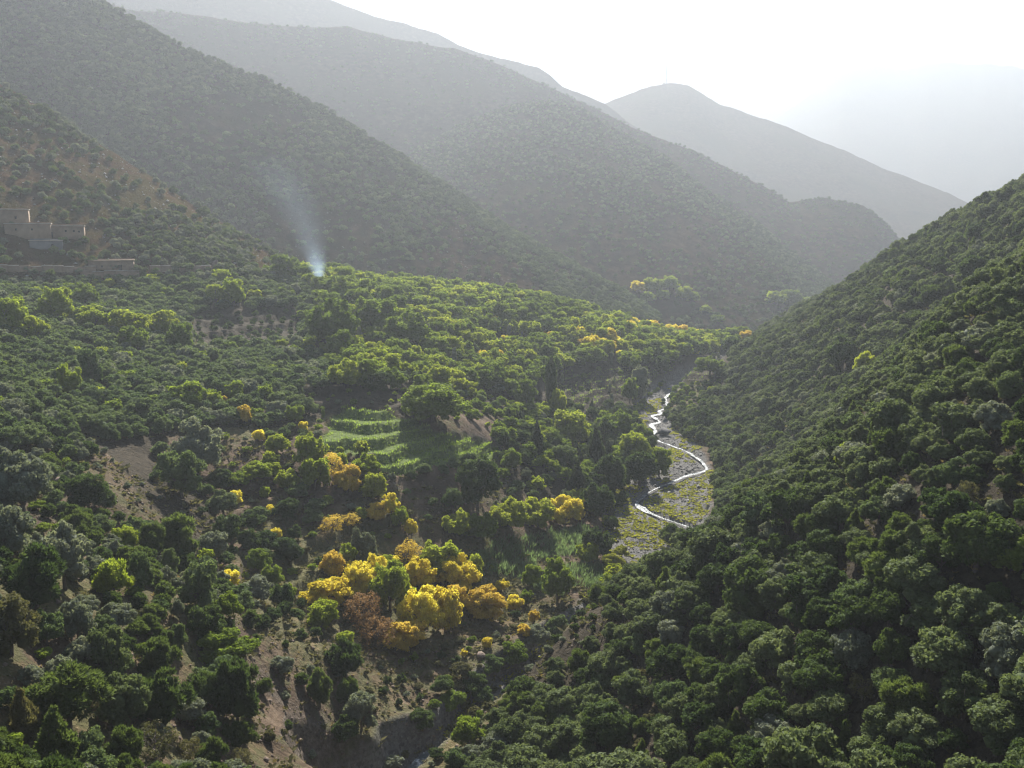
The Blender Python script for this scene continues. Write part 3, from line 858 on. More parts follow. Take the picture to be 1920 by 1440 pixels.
# ------------------------------------------------------------------ woods and scrub filling the slopes
SOIL_A = [(170, 830), (240, 880), (420, 1000), (300, 1010), (210, 960), (160, 880)]
SOIL_B = [(290, 1160), (360, 1180), (380, 1300), (340, 1330), (290, 1230)]
SOIL_C = [(430, 1200), (520, 1180), (640, 1290), (760, 1330), (760, 1460), (480, 1460), (470, 1300)]
WALL_D = [(360, 590), (560, 580), (560, 650), (370, 655)]
ZONES = [
    # name, polygon, spacing (m), [(weight, kind, leaf, hmin, hmax, width ratio)]
    ('field', FIELD_P, 99, []), ('field back', [(560, 735), (770, 735), (770, 785), (600, 800)], 4.2, [(3, 'bush', 'green', 1, 2.2, 1.3), (2, 'bush', 'lime', 1, 2, 1.3), (1, 'poplar', 'green', 2, 3.5, 0.5), (1, 'bush', 'silver', 1, 2, 1.2)]), ('field edge', [(770, 748), (965, 745), (945, 805), (850, 795)], 4.2, [(2, 'broad', 'green', 2.5, 5, 1.1), (2, 'bush', 'lime', 1.2, 2.4, 1.3), (1, 'olive', 'olive', 2, 4, 1.1)]), ('field2', FIELD2_P, 11, [(1, 'broad', 'green', 2.5, 4, 0.9), (1, 'poplar', 'silver', 3, 5, 0.5)]),
    ('soil', SOIL_A, 6, [(1, 'bush', 'silver', 1, 2, 1.2)]), ('soil', SOIL_B, 5, [(1, 'bush', 'scrub', 0.7, 1.4, 1.3)]),
    ('soil', SOIL_C, 4.4, [(3, 'bush', 'scrub', 0.6, 1.8, 1.3), (2, 'juniper', 'oak_dark', 1.2, 2.8, 1), (1, 'bush', 'silver', 1, 2, 1.2)]), ('wall', WALL_D, 4.2, [(1, 'bush', 'oak_dark', 1.5, 2.5, 1.2)]),
    ('river head', [(1200, 722), (1375, 708), (1300, 772), (1185, 800)], 3.2, [(3, 'broad', 'green', 2, 3.6, 1.1), (3, 'oak', 'oak_dark', 2, 3.4, 1.1), (2, 'olive', 'olive', 2, 3.4, 1.1), (1, 'broad', 'lime', 2, 3, 1.1)]),
    ('gorge bank', [(620, 1290), (1040, 1140), (1120, 1120), (1110, 1200), (1000, 1300), (900, 1385), (790, 1450), (620, 1480)], 2.5, [(4, 'bush', 'scrub', 0.8, 2, 1.3), (3, 'bush', 'green', 0.9, 2.2, 1.2), (3, 'bush', 'oak_dark', 0.9, 2.4, 1.1), (2, 'bush', 'silver', 0.8, 1.8, 1.2)]),
    ('oak wood on the right slope', [(1240, 800), (1300, 765), (1380, 655), (1560, 535), (1920, 340), (2300, 100), (2300, 1560), (760, 1560), (890, 1400), (1000, 1235), (1120, 1130), (1230, 1030), (1340, 1015), (1352, 950), (1345, 880), (1330, 840), (1260, 810)], 2.8,
     [(62, 'oak', 'oak', 2.6, 6.2, 1.08), (10, 'oak', 'silver', 2.4, 5, 1.1), (14, 'oak', 'oak_dark', 2.6, 6, 1.0), (6, 'bush', 'scrub', 1.2, 2.2, 1.2), (9, 'juniper', 'juniper', 2.4, 5.5, 1.0), (5, 'conifer', 'juniper', 3.5, 6, 0.6), (6, 'olive', 'olive', 2.5, 5, 1.1), (1, 'thin', 'scrub', 2.5, 4, 1)]),
    ('olive grove', [(-250, 522), (560, 530), (600, 560), (590, 640), (640, 765), (540, 800), (420, 805), (250, 825), (0, 845), (-250, 850)], 3.7,
     [(80, 'olive', 'olive', 4, 6, 1.2), (9, 'olive', 'silver', 4, 6, 1.1), (6, 'broad', 'green', 4, 6, 1.1), (3, 'broad', 'lime', 3.5, 5.5, 1.1)]),
    ('broadleaf wood', [(560, 515), (700, 520), (900, 545), (1150, 565), (1410, 630), (1400, 660), (1340, 668), (1200, 688), (1040, 695), (960, 748), (760, 758), (640, 770), (600, 640)], 5.8,
     [(50, 'broad', 'green', 7, 12, 1.1), (22, 'broad', 'lime', 7, 11, 1.1), (10, 'broad', 'oak_dark', 6, 9, 1.1), (8, 'olive', 'olive', 4, 6, 1.1), (5, 'poplar', 'silver', 5, 9, 0.4), (4, 'broad', 'gold', 4, 6, 1.1), (3, 'broad', 'orange', 4, 6, 1.1)]),
    ('river bank wood', [(930, 775), (1050, 765), (1190, 770), (1195, 800), (1255, 850), (1245, 905), (1185, 940), (1160, 1000), (1080, 970), (960, 945), (930, 860)], 3.7,
     [(30, 'oak', 'oak_dark', 3.5, 6, 1), (16, 'conifer', 'conifer', 4, 7, 0.55), (20, 'broad', 'green', 4, 6, 1.1), (16, 'olive', 'olive', 3, 5, 1.1), (14, 'broad', 'lime', 3.5, 5.5, 1.2), (10, 'oak', 'silver', 2.5, 4, 1)]),
    ('terraces', [(290, 850), (620, 790), (700, 870), (780, 960), (700, 1040), (600, 1210), (480, 1180), (380, 1060), (290, 950)], 3.8,
     [(24, 'bush', 'oak_dark', 1.6, 3, 1.2), (20, 'olive', 'olive', 2.5, 4.5, 1.1), (16, 'bush', 'green', 1.4, 2.8, 1.2), (12, 'bush', 'silver', 1.2, 2.2, 1.2), (8, 'bush', 'lime', 1.4, 2.5, 1.2), (12, 'bush', 'scrub', 0.8, 1.6, 1.3), (9, 'broad', 'lime', 2.4, 4.4, 1.05), (5, 'broad', 'gold', 2.2, 4, 1.05)]),
    ('lower left slope', [(-260, 840), (170, 830), (220, 900), (300, 1020), (460, 1090), (480, 1200), (470, 1330), (500, 1560), (-260, 1560)], 2.6,
     [(22, 'juniper', 'juniper', 2.4, 4.6, 1.0), (18, 'juniper', 'oak_dark', 2.4, 4.6, 1.0), (20, 'oak', 'silver', 2.4, 4.5, 1.05), (22, 'olive', 'olive', 2.4, 4.5, 1.05), (8, 'bush', 'green', 1.5, 2.5, 1.3), (10, 'bush', 'scrub', 1, 2, 1.3), (2, 'thin', 'scrub', 2.5, 4, 1)]),
    ('reed slope', [(840, 960), (1130, 950), (1150, 1080), (1100, 1130), (1000, 1180), (900, 1090)], 9, [(1, 'bush', 'green', 1.4, 2.4, 1.2), (1, 'bush', 'olive', 1.4, 2.4, 1.2)]),
    ('grove slope', [(560, 1040), (1010, 1040), (1030, 1190), (900, 1330), (800, 1420), (640, 1330), (480, 1200)], 4.6,
     [(3, 'bush', 'scrub', 0.7, 1.6, 1.3), (2, 'bush', 'silver', 0.8, 1.8, 1.2), (1, 'bush', 'oak_dark', 1.2, 2.4, 1.1)]),
    ('field slope', [(700, 880), (960, 850), (980, 950), (850, 1000), (760, 1000)], 4.6,
     [(3, 'bush', 'scrub', 1, 2, 1.3), (3, 'oak', 'oak_dark', 2, 4, 1.1), (2, 'oak', 'silver', 1.5, 3, 1.1), (2, 'olive', 'olive', 2, 4, 1.1)]),
    ('far meadow', [(1080, 545), (1560, 545), (1560, 640), (1400, 640), (1150, 570)], 9, [(2, 'broad', 'green', 4, 7, 1.2), (1, 'broad', 'lime', 4, 6, 1.2), (1, 'bush', 'olive', 2, 4, 1.2)]),
]
N = 300000
cx_, cy_ = rng.uniform(-330, 330, N), rng.uniform(50, 700, N)
keep = np.abs(cx_) < cy_ * 0.72 + 12
cx_, cy_ = cx_[keep], cy_[keep]
cz_ = hgt(cx_, cy_)
cpx, cpy = project(cx_, cy_, cz_)
dr_, ir_ = poly_dist(RIVER_C, cx_, cy_)
keep = (cpx > -160) & (cpx < 2080) & (cpy < 1640) & (dr_ > np.interp(ir_, np.arange(len(RIVER_W)), RIVER_W) - 1.0)
keep &= seen(cx_, cy_, cz_ + 5, 4.0)
cx_, cy_, cz_, cpx, cpy = [a[keep] for a in (cx_, cy_, cz_, cpx, cpy)]
zone_of = np.full(len(cx_), -1)
for zi in range(len(ZONES) - 1, -1, -1):
    zone_of[inside(ZONES[zi][1], cpx, cpy)] = zi
patch = fbm(cx_ / 40, cy_ / 40, 71, 3)
cell = {}


def free(x, y, d):
    c = 4.0
    k = int(math.ceil(d / c)) + 1
    i, j = int(x // c), int(y // c)
    for a in range(i - k, i + k + 1):
        for b in range(j - k, j + k + 1):
            for (u, v, e) in cell.get((a, b), ()):
                if (u - x) ** 2 + (v - y) ** 2 < (max(d, e) if e < 0 else 0.5 * (d + e)) ** 2:
                    return False
    cell.setdefault((i, j), []).append((x, y, d))
    return True


for (x, y, d) in HERO_XY:
    cell.setdefault((int(x // 4), int(y // 4)), []).append((x, y, d * 1.7))
for i in range(len(cx_)):
    zi = zone_of[i]
    if zi < 0:
        continue
    name, poly, sp, mix = ZONES[zi]
    if not mix:
        continue
    sp = sp * R.uniform(0.75, 1.3)
    if not free(cx_[i], cy_[i], sp):
        continue
    t = R.uniform(0, sum(m[0] for m in mix))
    for m in mix:
        t -= m[0]
        if t <= 0:
            break
    _, kind, leaf, h0, h1, wr = m
    if name == 'broadleaf wood':
        if 1170 < cpx[i] < 1330 and 575 < cpy[i] < 640 and R.random() < 0.4:
            leaf = R.choice(['gold', 'lime', 'orange'])
        elif 1040 < cpx[i] < 1180 and 620 < cpy[i] < 680 and R.random() < 0.4:
            leaf = R.choice(['gold', 'lime'])
        elif leaf in ('gold', 'orange') and cpx[i] < 900:
            leaf = 'lime'
    h = h0 + (h1 - h0) * R.random() ** 1.2
    if name.startswith('oak wood'):
        if R.random() < 0.12:
            h *= 1.35
        if cpx[i] > 1300 and cpy[i] > 930:
            h *= 1.12
            if leaf == 'oak' and R.random() < 0.4:
                leaf = 'oak_dark'  # darker leaves put the shade of this slope into crown colour
    plant(kind, leaf, (cx_[i], cy_[i], cz_[i] - 0.1 * h), h * wr * R.uniform(0.9, 1.15), h, name)

# bushes on the hills, taken from points of the hill faces


def hill_points(name, n, seed, dens):
    V = HILLS[name]
    r = np.random.default_rng(seed)
    m, nn = V.shape[:2]
    i, j = r.uniform(0, m - 1.001, n * 6), r.uniform(0, nn - 1.001, n * 6)
    a, b = i.astype(int), j.astype(int)
    fa, fb = (i - a)[:, None], (j - b)[:, None]
    P = (V[a, b] * (1 - fb) + V[a, b + 1] * fb) * (1 - fa) + (V[a + 1, b] * (1 - fb) + V[a + 1, b + 1] * fb) * fa
    px, py = project(P[:, 0], P[:, 1], P[:, 2])
    w = dens(px, py, P, i / (m - 1))
    ok = (px > -120) & (px < 2040) & (py > -80) & (py < 620) & (r.random(len(w)) < w)
    return P[ok][:n]


def dens_near(px, py, P, t):
    g = fbm(P[:, 0] / 22, P[:, 1] / 22, 5, 3)
    up = ss(330, 180, py + 0.35 * (px - 100) * (px > 100))
    low = ss(420, 470, py)
    bare = inside([(100, 300), (250, 290), (380, 400), (300, 400), (180, 360)], px, py) | inside([(440, 420), (700, 520), (640, 540), (470, 500)], px, py)
    bare2 = inside([(0, 380), (80, 360), (190, 400), (220, 480), (0, 490)], px, py)
    return np.clip(0.5 + g * 0.8 + 0.5 * up + 0.35 * low, 0.05, 1) * np.where(bare | bare2, 0.3, 1)


HP = {'near_hill': hill_points('near_hill', 1500, 1, dens_near)}
for P in HP['near_hill']:
    px, py = project(*P)
    if -60 < px < 230 and 380 < py < 512:
        if R.random() < 0.25:
            continue
    h = R.uniform(2.0, 4.2)
    plant(R.choice(['oak', 'oak', 'olive', 'juniper']), R.choice(['oak', 'oak_dark', 'olive', 'juniper']), (P[0], P[1], P[2] - 0.1 * h), h * R.uniform(1.0, 1.4), h, 'near hill')


for px, py, s_, lf in ((1195, 538, 26, 'gold'), (1222, 533, 34, 'lime'), (1252, 533, 36, 'lime'), (1282, 548, 34, 'lime'), (1300, 556, 26, 'green'), (1322, 580, 22, 'lime'), (1455, 560, 34, 'lime'), (1482, 558, 40, 'green'), (1506, 566, 30, 'green'), (1345, 598, 24, 'green'), (1240, 552, 26, 'green'), (1215, 556, 28, 'green')):
    V = HILLS['middle_hill'].reshape(-1, 3)
    a, b = project(V[:, 0], V[:, 1], V[:, 2])
    P = V[np.argmin((a - px) ** 2 + (b - py - 0.4 * s_) ** 2)]
    u = s_ * math.hypot(*P) / F
    plant('broad', lf, (P[0], P[1], P[2] - 0.06 * u), u * 1.1, u * 0.85, 'hill foot', hero=True)


def dens_wood(px, py, P, t):
    g = fbm(P[:, 0] / 40, P[:, 1] / 60, 6, 3)
    left = ss(340, 250, px + 0.15 * (py - 200) + g * 90)
    crest = ss(0.72, 0.9, t + 0.15 * g)
    return np.clip(0.75 * left + 0.6 * crest + 0.16 + 0.6 * g, 0.04, 1)


def dens_mid(px, py, P, t):
    g = fbm(P[:, 0] / 60, P[:, 1] / 60, 9, 3)
    return np.clip(0.8 * ss(0.45, 0.75, t + 0.5 * g) + 0.3 + 0.5 * g, 0.06, 1)


HP['wooded_hill'] = hill_points('wooded_hill', 13000, 2, dens_wood)
HP['middle_hill'] = hill_points('middle_hill', 11000, 3, dens_mid)
HP['long_ridge'] = hill_points('long_ridge', 5000, 4, lambda px, py, P, t: 0.25 + 0.5 * ss(0.85, 0.97, t))

# ------------------------------------------------------------------ turn the planting list into objects
KINDNAME = {'oak': 'evergreen_tree', 'olive': 'olive_tree', 'broad': 'broadleaf_tree', 'juniper': 'juniper_bush', 'conifer': 'conifer_tree', 'poplar': 'poplar_tree', 'bush': 'shrub', 'thin': 'bare_tree'}
CATEGORY = {'oak': 'tree', 'olive': 'tree', 'broad': 'tree', 'juniper': 'bush', 'conifer': 'tree', 'poplar': 'tree', 'bush': 'bush', 'thin': 'tree'}
MESH_CACHE = {}


def leafy(kind, lod, k, leaf):
    key = (kind, lod, k, leaf)
    if key not in MESH_CACHE:
        me = CROWN[kind, lod][k]
        me = me.copy() if me.users or me.materials else me
        me.materials.clear()
        me.materials.append(LEAF[leaf])
        MESH_CACHE[key] = me
    return MESH_CACHE[key]


for meshes in TRUNK.values():
    for m_ in meshes:
        m_.materials.append(BARK)

exec_labels = []


def build_tree(T):
    k0 = R.randrange(4)
    lod = 0 if T['size'] > 40 else 1 if T['size'] > 17 else 2
    k = k0 % len(CROWN[T['kind'], lod])
    me = leafy(T['kind'], lod, k, T['leaf'])
    name = KINDNAME[T['kind']]
    rot = R.uniform(0, 2 * math.pi)
    if T['size'] > 24:
        o = link(name, None)
        o.empty_display_size = 0.5
        c = link('crown', me, parent=o)
        if T['kind'] not in ('bush', 'juniper') or T['kind'] == 'juniper':
            link('trunk', TRUNK[T['kind']][k0 % 2], parent=o)
    else:
        o = c = link(name, me)
    o.location = T['pos']
    o.rotation_euler = (R.uniform(-0.06, 0.06), R.uniform(-0.06, 0.06), rot)
    o.scale = (T['w'], T['w'] * R.uniform(0.88, 1.12), T['h'])
    o['category'] = CATEGORY[T['kind']]
    T['obj'], T['crown'] = o, c
    PROTO.setdefault((T['kind'], T['leaf'], lod), c)
    return o


PROTO = {}


def scatter(name, pts, rot, scl, pick, protos, label):
    """one object that repeats visible crowns over many points"""
    me = bpy.data.meshes.new(name)
    pts = np.asarray(pts, np.float32)
    me.vertices.add(len(pts))
    me.vertices.foreach_set('co', pts.ravel())
    for an, arr in (('turn', rot), ('wide', scl[:, 0]), ('tall', scl[:, 1])):
        float_attr(me, an, arr)
    a = me.attributes.new('pick', 'INT', 'POINT')
    a.data.foreach_set('value', np.asarray(pick, np.int32))
    o = link(name, me, kind='stuff', label=label)
    t = bpy.data.node_groups.new(name, 'GeometryNodeTree')
    t.interface.new_socket('Geometry', in_out='INPUT', socket_type='NodeSocketGeometry')
    t.interface.new_socket('Geometry', in_out='OUTPUT', socket_type='NodeSocketGeometry')
    gi, go = t.nodes.new('NodeGroupInput'), t.nodes.new('NodeGroupOutput')
    g2i = t.nodes.new('GeometryNodeGeometryToInstance')
    for p in reversed(protos):
        oi = t.nodes.new('GeometryNodeObjectInfo')
        oi.inputs['Object'].default_value = p
        t.links.new(oi.outputs['Geometry'], g2i.inputs[0])
    iop = t.nodes.new('GeometryNodeInstanceOnPoints')
    t.links.new(gi.outputs[0], iop.inputs['Points'])
    t.links.new(g2i.outputs[0], iop.inputs['Instance'])
    iop.inputs['Pick Instance'].default_value = True

    def na(n, ty):
        x = t.nodes.new('GeometryNodeInputNamedAttribute')
        x.data_type = ty
        x.inputs['Name'].default_value = n
        return x.outputs['Attribute']
    t.links.new(na('pick', 'INT'), iop.inputs['Instance Index'])
    cr = t.nodes.new('ShaderNodeCombineXYZ')
    t.links.new(na('turn', 'FLOAT'), cr.inputs[2])
    t.links.new(cr.outputs[0], iop.inputs['Rotation'])
    cs = t.nodes.new('ShaderNodeCombineXYZ')
    w = na('wide', 'FLOAT')
    t.links.new(w, cs.inputs[0])
    t.links.new(w, cs.inputs[1])
    t.links.new(na('tall', 'FLOAT'), cs.inputs[2])
    t.links.new(cs.outputs[0], iop.inputs['Scale'])
    t.links.new(iop.outputs[0], go.inputs[0])
    md = o.modifiers.new('scatter', 'NODES')
    md.node_group = t
    return o


# of each kind the 300 that show largest stand as trees of their own, the rest of a kind is one mass
by_kind = {}
for T in TREES:
    by_kind.setdefault(T['kind'], []).append(T)
rest = {}
for kind, L in by_kind.items():
    L.sort(key=lambda T: (not T['hero'], -T['size']))
    for T in L[:300]:
        build_tree(T)
    rest[kind] = L[300:]
RESTNAME = {'oak': ('evergreen_wood', 'dense mass of rounded grey green evergreen trees'), 'olive': ('olive_wood', 'mass of olive green trees beyond the nearest ones'), 'broad': ('broadleaf_wood', 'mass of green broadleaf trees'),
            'juniper': ('juniper_scrub', 'mass of juniper bushes'), 'bush': ('shrub_cover', 'mass of low shrubs'), 'conifer': ('conifer_wood', 'mass of conifers'), 'poplar': ('poplar_wood', 'mass of poplars'), 'thin': ('bare_wood', 'mass of bare trees')}


def mass(name, L, label):
    keys, pick = [], []
    for T in L:
        lod = 1 if T['size'] > 17 else 2
        key = (T['kind'], T['leaf'], lod)
        if key not in PROTO:
            c = [p for p in PROTO if p[0] == T['kind'] and p[1] == T['leaf']] or [p for p in PROTO if p[0] == T['kind']] or list(PROTO)
            key = sorted(c, key=lambda p: abs(p[2] - lod))[0]
        if key not in keys:
            keys.append(key)
        pick.append(keys.index(key))
    scatter(name, [T['pos'] for T in L], [R.uniform(0, 6.28) for _ in L], np.array([(T['w'], T['h']) for T in L]), pick, [PROTO[k] for k in keys], label)


for kind, L in rest.items():
    if L:
        mass(*([RESTNAME[kind][0], L, RESTNAME[kind][1]]))
for hn, leaves, h0, h1, lab in (('wooded_hill', ['oak_dark', 'oak_dark', 'oak'], 2.2, 5.2, 'trees and bushes thick on the hazy spur'), ('middle_hill', ['oak_dark', 'oak_dark', 'oak'], 2, 4.6, 'pale bushes on the hazy middle hill'),
                                ('long_ridge', ['oak_dark'], 2.5, 5, 'specks of bushes along the far ridge')):
    L = []
    for P in HP[hn]:
        h = R.uniform(h0, h1)
        L.append(dict(kind=R.choice(['oak', 'bush', 'oak']), leaf=R.choice(leaves), pos=(P[0], P[1], P[2] - 0.12 * h), w=h * R.uniform(1, 1.5), h=h, size=9))
    mass(hn + '_bushes', L, lab)

print('PLANTED', {k: len(v) for k, v in by_kind.items()})

# ------------------------------------------------------------------ ground cover


def clumps(name, pts, size, leafmat, label, blades=9, tall=1.0, narrow=0.35, lean=0.5, seed=1, drift=(0, 0)):
    r = np.random.default_rng(seed)
    n = len(pts)
    P = np.repeat(np.asarray(pts, float), blades, 0)
    S = np.repeat(np.asarray(size, float), blades)[:, None]
    a = r.uniform(0, 2 * math.pi, (n * blades, 1))
    out = np.concatenate([np.cos(a), np.sin(a)], 1)
    root = P + np.c_[out * S * r.uniform(0, 0.5, (len(P), 1)), np.zeros(len(P))]
    d = np.c_[out * lean * r.uniform(0.3, 1.3, (len(P), 1)) + np.array(drift), np.full(len(P), tall)]
    L = S * r.uniform(0.5, 1.2, (len(P), 1))
    side = np.c_[-out[:, 1], out[:, 0], r.normal(size=len(P)) * 0.3] * narrow * L
    mid = root + d * L * 0.55
    tip = root + d * L + np.c_[out * L * lean * 0.35, np.zeros(len(P))]
    q = np.stack([root - np.array([0, 0, 0.05]), mid - side, tip, mid + side], 1)
    me = new_mesh(name, q.reshape(-1, 3), quads=np.arange(len(P) * 4).reshape(-1, 4))
    return link(name, me, LEAF[leafmat], kind='stuff', label=label)


free_ok = np.ones(len(cx_), bool)
idx = rng.permutation(len(cx_))
ug_zone = np.array([ZONES[z][0] if z >= 0 else '' for z in zone_of])
wooded = np.isin(ug_zone, ['oak wood on the right slope', 'lower left slope', 'terraces', 'grove slope', 'field slope', 'river bank wood', 'reed slope', 'olive grove'])
w_ = np.where(wooded, 1.0, 0.0) * np.clip(0.6 + 1.3 * patch, 0.15, 1)
w_[np.isin(ug_zone, ['soil', 'gorge bank'])] = 0.6
sel = idx[rng.random(len(idx)) < w_[idx]]
near_first = sel[np.argsort(cy_[sel] + rng.uniform(0, 180, len(sel)))]
a_ = near_first[:19000]
half = rng.random(len(a_)) < 0.62
u_ = a_[half]
clumps('undergrowth', np.c_[cx_[u_], cy_[u_], cz_[u_]], rng.uniform(0.25, 0.95, len(u_)) * np.clip(cy_[u_] / 160, 0.8, 1.3), 'scrub', 'low olive brown scrub between the trees on the slopes', 10, 0.7, 0.4, 0.8, 3)
u_ = a_[~half]
clumps('dry_grass', np.c_[cx_[u_], cy_[u_], cz_[u_]], rng.uniform(0.2, 0.55, len(u_)), 'dry', 'tufts of dry straw coloured grass on the slopes', 8, 0.9, 0.16, 0.6, 4)

# river herbs, reeds, terrace grass
n_ = 60000
bx, by = rng.uniform(-40, 110, n_), rng.uniform(120, 430, n_)
bd, bi = poly_dist(RIVER_C, bx, by)
bw, _ = poly_dist(STREAM, bx, by)
hb = fbm(bx / 9, by / 9, 21, 3)
bz = terrain(bx, by)
ok = (bd < np.interp(bi, np.arange(len(RIVER_W)), RIVER_W) + 3) & (bw > 2.0) & (bz < river_z(by) + 2.2) & seen(bx, by, bz + 1, 1.5)
okh = ok & (hb > -0.06 + 0.16 * (by > 330))
k_ = np.nonzero(okh)[0][:15000]
clumps('river_herbs', np.c_[bx[k_], by[k_], bz[k_]], rng.uniform(0.25, 0.75, len(k_)), 'meadow', 'low yellow green herbs covering the gravel beside the stream', 8, 0.7, 0.4, 0.8, 5)


def in_poly_points(polys, n, jitter=0):
    x, y = rng.uniform(-120, 160, n * 40), rng.uniform(150, 560, n * 40)
    z = hgt(x, y)
    px, py = project(x, y, z)
    m = np.zeros(len(x), bool)
    for p in polys:
        m |= inside(p, px, py)
    m &= seen(x, y, z + 2, 2.0)
    x, y = x[m][:n], y[m][:n]
    return np.c_[x, y, terrain(x, y)]


REEDS = [[(885, 1050), (930, 1015), (1000, 1005), (1090, 990), (1130, 1000), (1090, 1040), (1010, 1050), (1000, 1085), (900, 1080)],
         [(990, 1090), (1040, 1060), (1120, 1050), (1135, 1085), (1125, 1110), (1080, 1100), (1050, 1120), (1000, 1110)]]
rp = in_poly_points(REEDS, 4600)
clumps('reeds', rp, rng.uniform(0.9, 2.1, len(rp)), 'reed', 'grey green reeds leaning in a dense bed above the river', 10, 1.0, 0.05, 0.22, 6, (0.16, 0.05))

fv = np.nonzero((tfield.ravel() > 0.5))[0]
fx_, fy_ = tx.ravel()[fv], ty.ravel()[fv]
e_ = 0.7
gr_ = np.hypot(hgt(fx_ + e_, fy_) - hgt(fx_ - e_, fy_), hgt(fx_, fy_ + e_) - hgt(fx_, fy_ - e_)) / (2 * e_)
ridge_ = gr_ > 0.45
take = (rng.random(len(fv)) < np.where(ridge_, 0.9, 0.55))
fx_, fy_, ridge_ = fx_[take], fy_[take], ridge_[take]
m_ = rng.permutation(len(fx_))[:9000]
fx_, fy_, ridge_ = fx_[m_], fy_[m_], ridge_[m_]
clumps('terrace_grass', np.c_[fx_, fy_, terrain(fx_, fy_)], np.where(ridge_, rng.uniform(0.4, 1.0, len(fx_)), rng.uniform(0.12, 0.35, len(fx_))), 'grass', 'bright grass on the little terraced fields and along their rims', 7, 1.0, 0.12, 0.5, 7)

# ------------------------------------------------------------------ stones


def rock_material(name, a, b):
    M = Mat(name)
    n = M.noise(1.3, 6, 0.7)
    M.link(M.ramp(n, [(0.3, a), (0.7, b)]), M.p.inputs['Base Color'])
    M.p.inputs['Roughness'].default_value = 0.9
    M.bump(M.noise(3.0, 5, 0.7), 0.25, 0.8)
    return M.m


ROCK = rock_material('grey_rock', (0.07, 0.065, 0.06), (0.2, 0.19, 0.175))
ROCK_RED = rock_material('reddish_rock', (0.10, 0.07, 0.052), (0.22, 0.16, 0.12))
ROCK_DARK = rock_material('dark_rock', (0.035, 0.033, 0.032), (0.10, 0.095, 0.09))
PALE = rock_material('pale_rock', (0.2, 0.19, 0.175), (0.4, 0.38, 0.35))


def stones(name, pts, size, mat, label, seed):
    r = np.random.default_rng(seed)
    o8 = np.array([(1, 0, 0), (-1, 0, 0), (0, 1, 0), (0, -1, 0), (0, 0, 0.8), (0, 0, -0.6)], float)
    f8 = np.array([(0, 2, 4), (2, 1, 4), (1, 3, 4), (3, 0, 4), (2, 0, 5), (1, 2, 5), (3, 1, 5), (0, 3, 5)])
    n = len(pts)
    a = r.uniform(0, 6.28, n)
    v = o8[None] * r.uniform(0.6, 1.35, (n, 6, 3))
    x = v[..., 0] * np.cos(a)[:, None] - v[..., 1] * np.sin(a)[:, None]
    y = v[..., 0] * np.sin(a)[:, None] + v[..., 1] * np.cos(a)[:, None]
    v = np.stack([x, y, v[..., 2]], 2) * np.asarray(size)[:, None, None] + np.asarray(pts)[:, None, :]
    me = new_mesh(name, v.reshape(-1, 3), tris=(f8[None] + 6 * np.arange(n)[:, None, None]).reshape(-1, 3))
    return link(name, me, mat, kind='stuff', label=label)


k_ = np.nonzero(ok & (bw > 0.6) & (hb < 0.12))[0][:5200]
stones('river_stones', np.c_[bx[k_], by[k_], bz[k_] + 0.05], 0.12 + 0.45 * rng.random(len(k_)) ** 3, ROCK, 'loose grey stones strewn over the river bed', 8)
bare = np.isin(ug_zone, ['soil', 'grove slope', 'lower left slope', 'field slope', 'gorge bank'])
s_ = idx[bare[idx]][:7500]
stones('hillside_stones', np.c_[cx_[s_], cy_[s_], cz_[s_]], 0.1 + 0.45 * rng.random(len(s_)) ** 4, ROCK_RED, 'loose stones lying on the bare soil of the slopes', 9)
nh = hill_points('near_hill', 1600, 21, lambda px, py, P, t: 0.5 + 0 * px)
stones('scree', nh + np.array([0, 0, 0.1]), 0.2 + 0.7 * rng.random(len(nh)) ** 4, PALE, 'pale stones scattered over the hillside above the houses', 10)
wh = hill_points('wooded_hill', 2200, 22, lambda px, py, P, t: ss(420, 560, px) * 0.7 + 0.05)
stones('far_scree', wh + np.array([0, 0, 0.1]), 0.3 + 0.8 * rng.random(len(wh)) ** 5, ROCK, 'grey stones showing on the bare hazy spur', 11)


def boulder(px, py, w, h, mat, label, seed, where=None, group=None, rough=0.35, cat='rock', name='boulder', lean=0):
    p = where if where is not None else hit(px, py)
    d = math.hypot(*p) / F
    v, f = ico()
    r = np.random.default_rng(seed)
    v = v * (1 + rough * r.uniform(-1, 0.6, (len(v), 1)))
    # flat broken faces
    for k in range(13):
        n = r.normal(size=3)
        n /= np.linalg.norm(n)
        s = v @ n - r.uniform(0.3, 0.62)
        v = v - np.where(s > 0, s, 0)[:, None] * n
    v = v * np.array([w * d * 0.55, w * d * 0.45, h * d * 0.62])
    v[:, 0] += lean * v[:, 2]
    me = new_mesh(name, v, tris=f)
    o = link(name, me, mat, category=cat, label=label)
    o.location = (p[0], p[1], p[2] + h * d * 0.28)
    o.rotation_euler = (0, 0, r.uniform(0, 6))
    if group:
        o['group'] = group
    return o


